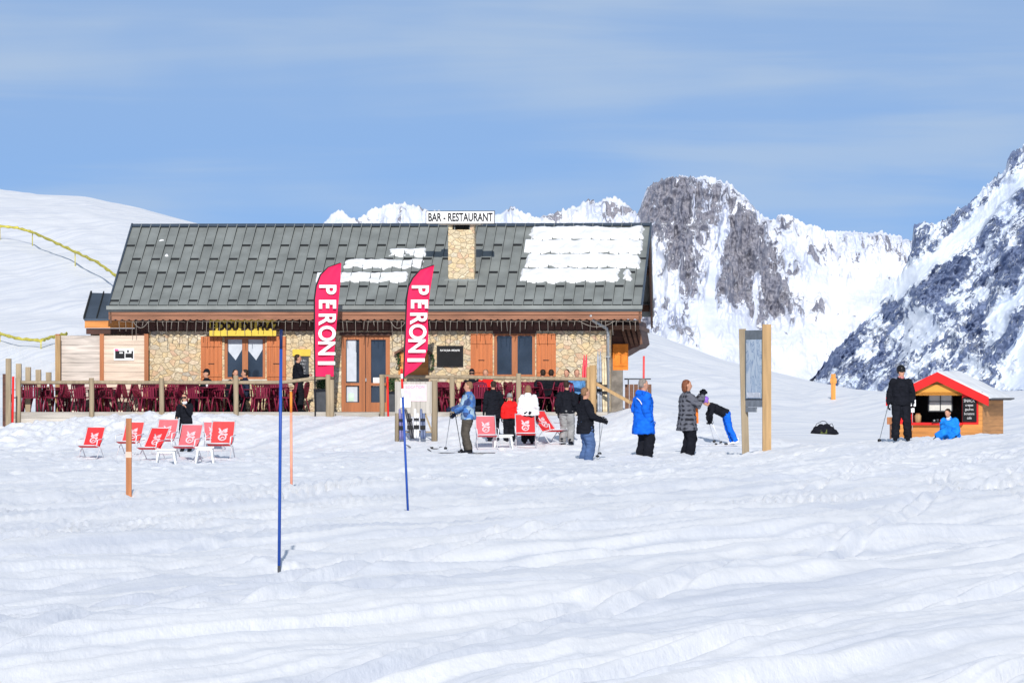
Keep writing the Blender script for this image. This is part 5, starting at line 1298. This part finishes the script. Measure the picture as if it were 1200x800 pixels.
# group behind
f, H = ph(578, 517, 447, .0)
person(f, H, R(15), 'person in long black coat standing with back turned left of the red jacket', BLK, BLK, HAIRB, bulk=1.1, long_coat=.2, gloves=BLK)
f, H = ph(597, 518, 462, .0)
person(f, H, R(10), 'child in red jacket seen from behind between two red deck chairs', RED, BLK, None, 'helmet', GRY, bulk=1.25, gloves=BLK)
f, H = ph(619, 520, 452, .0)
person(f, H, R(-5), 'person in white hooded jacket behind the red deck chair', WHT, BLK, HAIRF, bulk=1.15, hood=True, gloves=BLK, hair_long=True, long_coat=.02)
f, H = ph(664, 521, 447, .0)
person(f, H, R(-20), 'person in dark jacket and grey trousers near the sideways deck chair', BLK, GRY, HAIRB, bulk=1.12, gloves=BLK, handR=(.28, .1, .0))
f, H = ph(218, 529, 462, .0)
person(f, H, R(165), 'person in black with white collar among the left deck chairs', BLK, BLK, HAIRB, handR=(.2, .3, .1), handL=(-.12, .28, .42), goggles=BLACK, scarf=WHT, tilt=R(4))
b = MB(); o = hit(228, 527)
# terrace people
def seat(px, ly, top_py, yaw, label, **k):
    x = L(px, ly); w = loc_w(x, ly, DK); Ht = EYE+(HY-top_py)*w.y/F-DK
    return person(w, 1.70, yaw, label, sit=True, seat_h=max(.35, Ht-.98), **k)
seat(242, -1.5, 437, R(120), 'seated person in dark top and wide black hat at left terrace', top=BLK, hat='cap', hatm=BLK, hair=HAIRB, handR=(.1, .3, .4))
seat(276, -1.6, 441, R(200), 'seated person in black with long dark hair left of the terrace post', top=BLK, hair=HAIRB, hair_long=True)
seat(287, -1.4, 437, R(95), 'seated person with dark hair leaning before the left window', top=NAVY, hair=HAIRB)
w_ = loc_w(L(349, -1.4), -1.4, DK)
person(w_, EYE+(HY-416)*w_.y/F-DK, R(-80), 'person in black standing at the slate menu board on the terrace', BLK, BLK, HAIRB, handR=(.1, .34, .2), bulk=1.1)
seat(553, -1.9, 431, R(180), 'seated person in black cap and sunglasses on the right terrace', top=BLK, hat='beanie', hatm=BLK, hair=None, goggles=BLACK)
seat(569, -1.9, 433, R(170), 'seated person in red jacket beside the one in black cap', top=RED, hair=HAIRF)
seat(636, -1.8, 436, R(20), 'left one of two dark haired people seated before the right window', top=BLK, hair=HAIRB)
seat(646, -1.8, 436, R(-10), 'right one of two dark haired people seated before the right window', top=BLK, hair=HAIRB)
seat(664, -2.2, 436, R(160), 'seated person with dark hair at the right end of the terrace', top=BLK, hair=HAIRB)
seat(676, -2.3, 437, R(190), 'seated person in light blue left of the red skis', top=cloth('light_blue_cloth', (.1, .25, .5)), hair=HAIRF)
w_ = loc_w(L(691, -2.2), -2.2, DK); 
seat(692, -2.2, 433, R(170), 'person in grey beanie behind the wooden end posts', top=GRY, hat='beanie', hatm=DGREY, hair=None)

# ------------------------------------------------------------------ world, sun, camera
SE, AZ = R(28), R(-.8)
w = bpy.data.worlds.new('World'); sc.world = w; w.use_nodes = True; n = w.node_tree; n.nodes.clear()
out = n.nodes.new('ShaderNodeOutputWorld'); bg = n.nodes.new('ShaderNodeBackground'); sky = n.nodes.new('ShaderNodeTexSky')
sky.sky_type = 'NISHITA'; sky.sun_disc = False; sky.sun_elevation = SE; sky.sun_rotation = R(180)+AZ; sky.altitude = 2100; sky.air_density = 1.0; sky.dust_density = .1; sky.ozone_density = 3.0
tc = n.nodes.new('ShaderNodeTexCoord'); mp = n.nodes.new('ShaderNodeVectorMath'); mp.operation = 'MULTIPLY_ADD'
mp.inputs[1].default_value = (1, 1, 1.0); mp.inputs[2].default_value = (0, 0, .18)
n.links.new(tc.outputs['Generated'], mp.inputs[0]); nm = n.nodes.new('ShaderNodeVectorMath'); nm.operation = 'NORMALIZE'; n.links.new(mp.outputs[0], nm.inputs[0]); n.links.new(nm.outputs[0], sky.inputs[0])
# thin cirrus, stretched along the horizon
mc = n.nodes.new('ShaderNodeMapping'); mc.inputs['Scale'].default_value = (6, 3, 90); mc.inputs['Rotation'].default_value = (0, R(1.2), 0); n.links.new(tc.outputs['Generated'], mc.inputs[0])
c1 = node(n, 'ShaderNodeTexNoise', Scale=1.0, Detail=5.0, Roughness=.52, Distortion=.5); n.links.new(mc.outputs[0], c1.inputs['Vector'])
mc2 = n.nodes.new('ShaderNodeMapping'); mc2.inputs['Scale'].default_value = (9, 2, 20); mc2.inputs['Location'].default_value = (3, 1, .4); n.links.new(tc.outputs['Generated'], mc2.inputs[0])
c2 = node(n, 'ShaderNodeTexNoise', Scale=1.0, Detail=4.0, Roughness=.5); n.links.new(mc2.outputs[0], c2.inputs['Vector'])
mu = node(n, 'ShaderNodeMath', operation='MULTIPLY'); n.links.new(c1.outputs['Fac'], mu.inputs[0]); n.links.new(c2.outputs['Fac'], mu.inputs[1])
mr = n.nodes.new('ShaderNodeMapRange'); mr.interpolation_type = 'SMOOTHSTEP'; n.links.new(mu.outputs[0], mr.inputs[0]); mr.inputs[1].default_value = .18; mr.inputs[2].default_value = .38; mr.inputs[3].default_value = 0; mr.inputs[4].default_value = .40
sz = n.nodes.new('ShaderNodeSeparateXYZ'); n.links.new(tc.outputs['Generated'], sz.inputs[0])
hz = n.nodes.new('ShaderNodeMapRange'); n.links.new(sz.outputs['Z'], hz.inputs[0]); hz.inputs[1].default_value = .03; hz.inputs[2].default_value = .085; hz.inputs[3].default_value = 0; hz.inputs[4].default_value = .30
ad = node(n, 'ShaderNodeMath', operation='ADD'); n.links.new(mr.outputs[0], ad.inputs[0]); n.links.new(hz.outputs[0], ad.inputs[1])
tint = node(n, 'ShaderNodeMix', data_type='RGBA', blend_type='MULTIPLY'); tint.inputs[0].default_value = 1; n.links.new(sky.outputs[0], tint.inputs[6]); tint.inputs[7].default_value = (.93, .94, .97, 1)
mx = node(n, 'ShaderNodeMix', data_type='RGBA'); n.links.new(ad.outputs[0], mx.inputs[0]); n.links.new(tint.outputs[2], mx.inputs[6]); mx.inputs[7].default_value = (4.3, 5.1, 6.0, 1)
n.links.new(mx.outputs[2], bg.inputs[0]); bg.inputs[1].default_value = .125; n.links.new(bg.outputs[0], out.inputs[0])
sun = bpy.data.lights.new('sun', 'SUN'); sun.energy = 4.5; sun.angle = R(.5); sun.color = (1, .96, .90)
so = bpy.data.objects.new('sun', sun); COL.objects.link(so); so.rotation_euler = (R(90)-SE, 0, -AZ)
cam = bpy.data.cameras.new('camera'); co = bpy.data.objects.new('scene_camera', cam); COL.objects.link(co)
co.location = (0, 0, EYE); co.rotation_euler = (R(90), 0, 0); cam.sensor_width = 36; cam.lens = F/1200*36; cam.shift_y = (HY-400)/1200
cam.clip_start = .5; cam.clip_end = 20000; sc.camera = co
sc.view_settings.view_transform = 'Standard'; sc.view_settings.look = 'None'; sc.view_settings.exposure = 0; sc.view_settings.gamma = 1
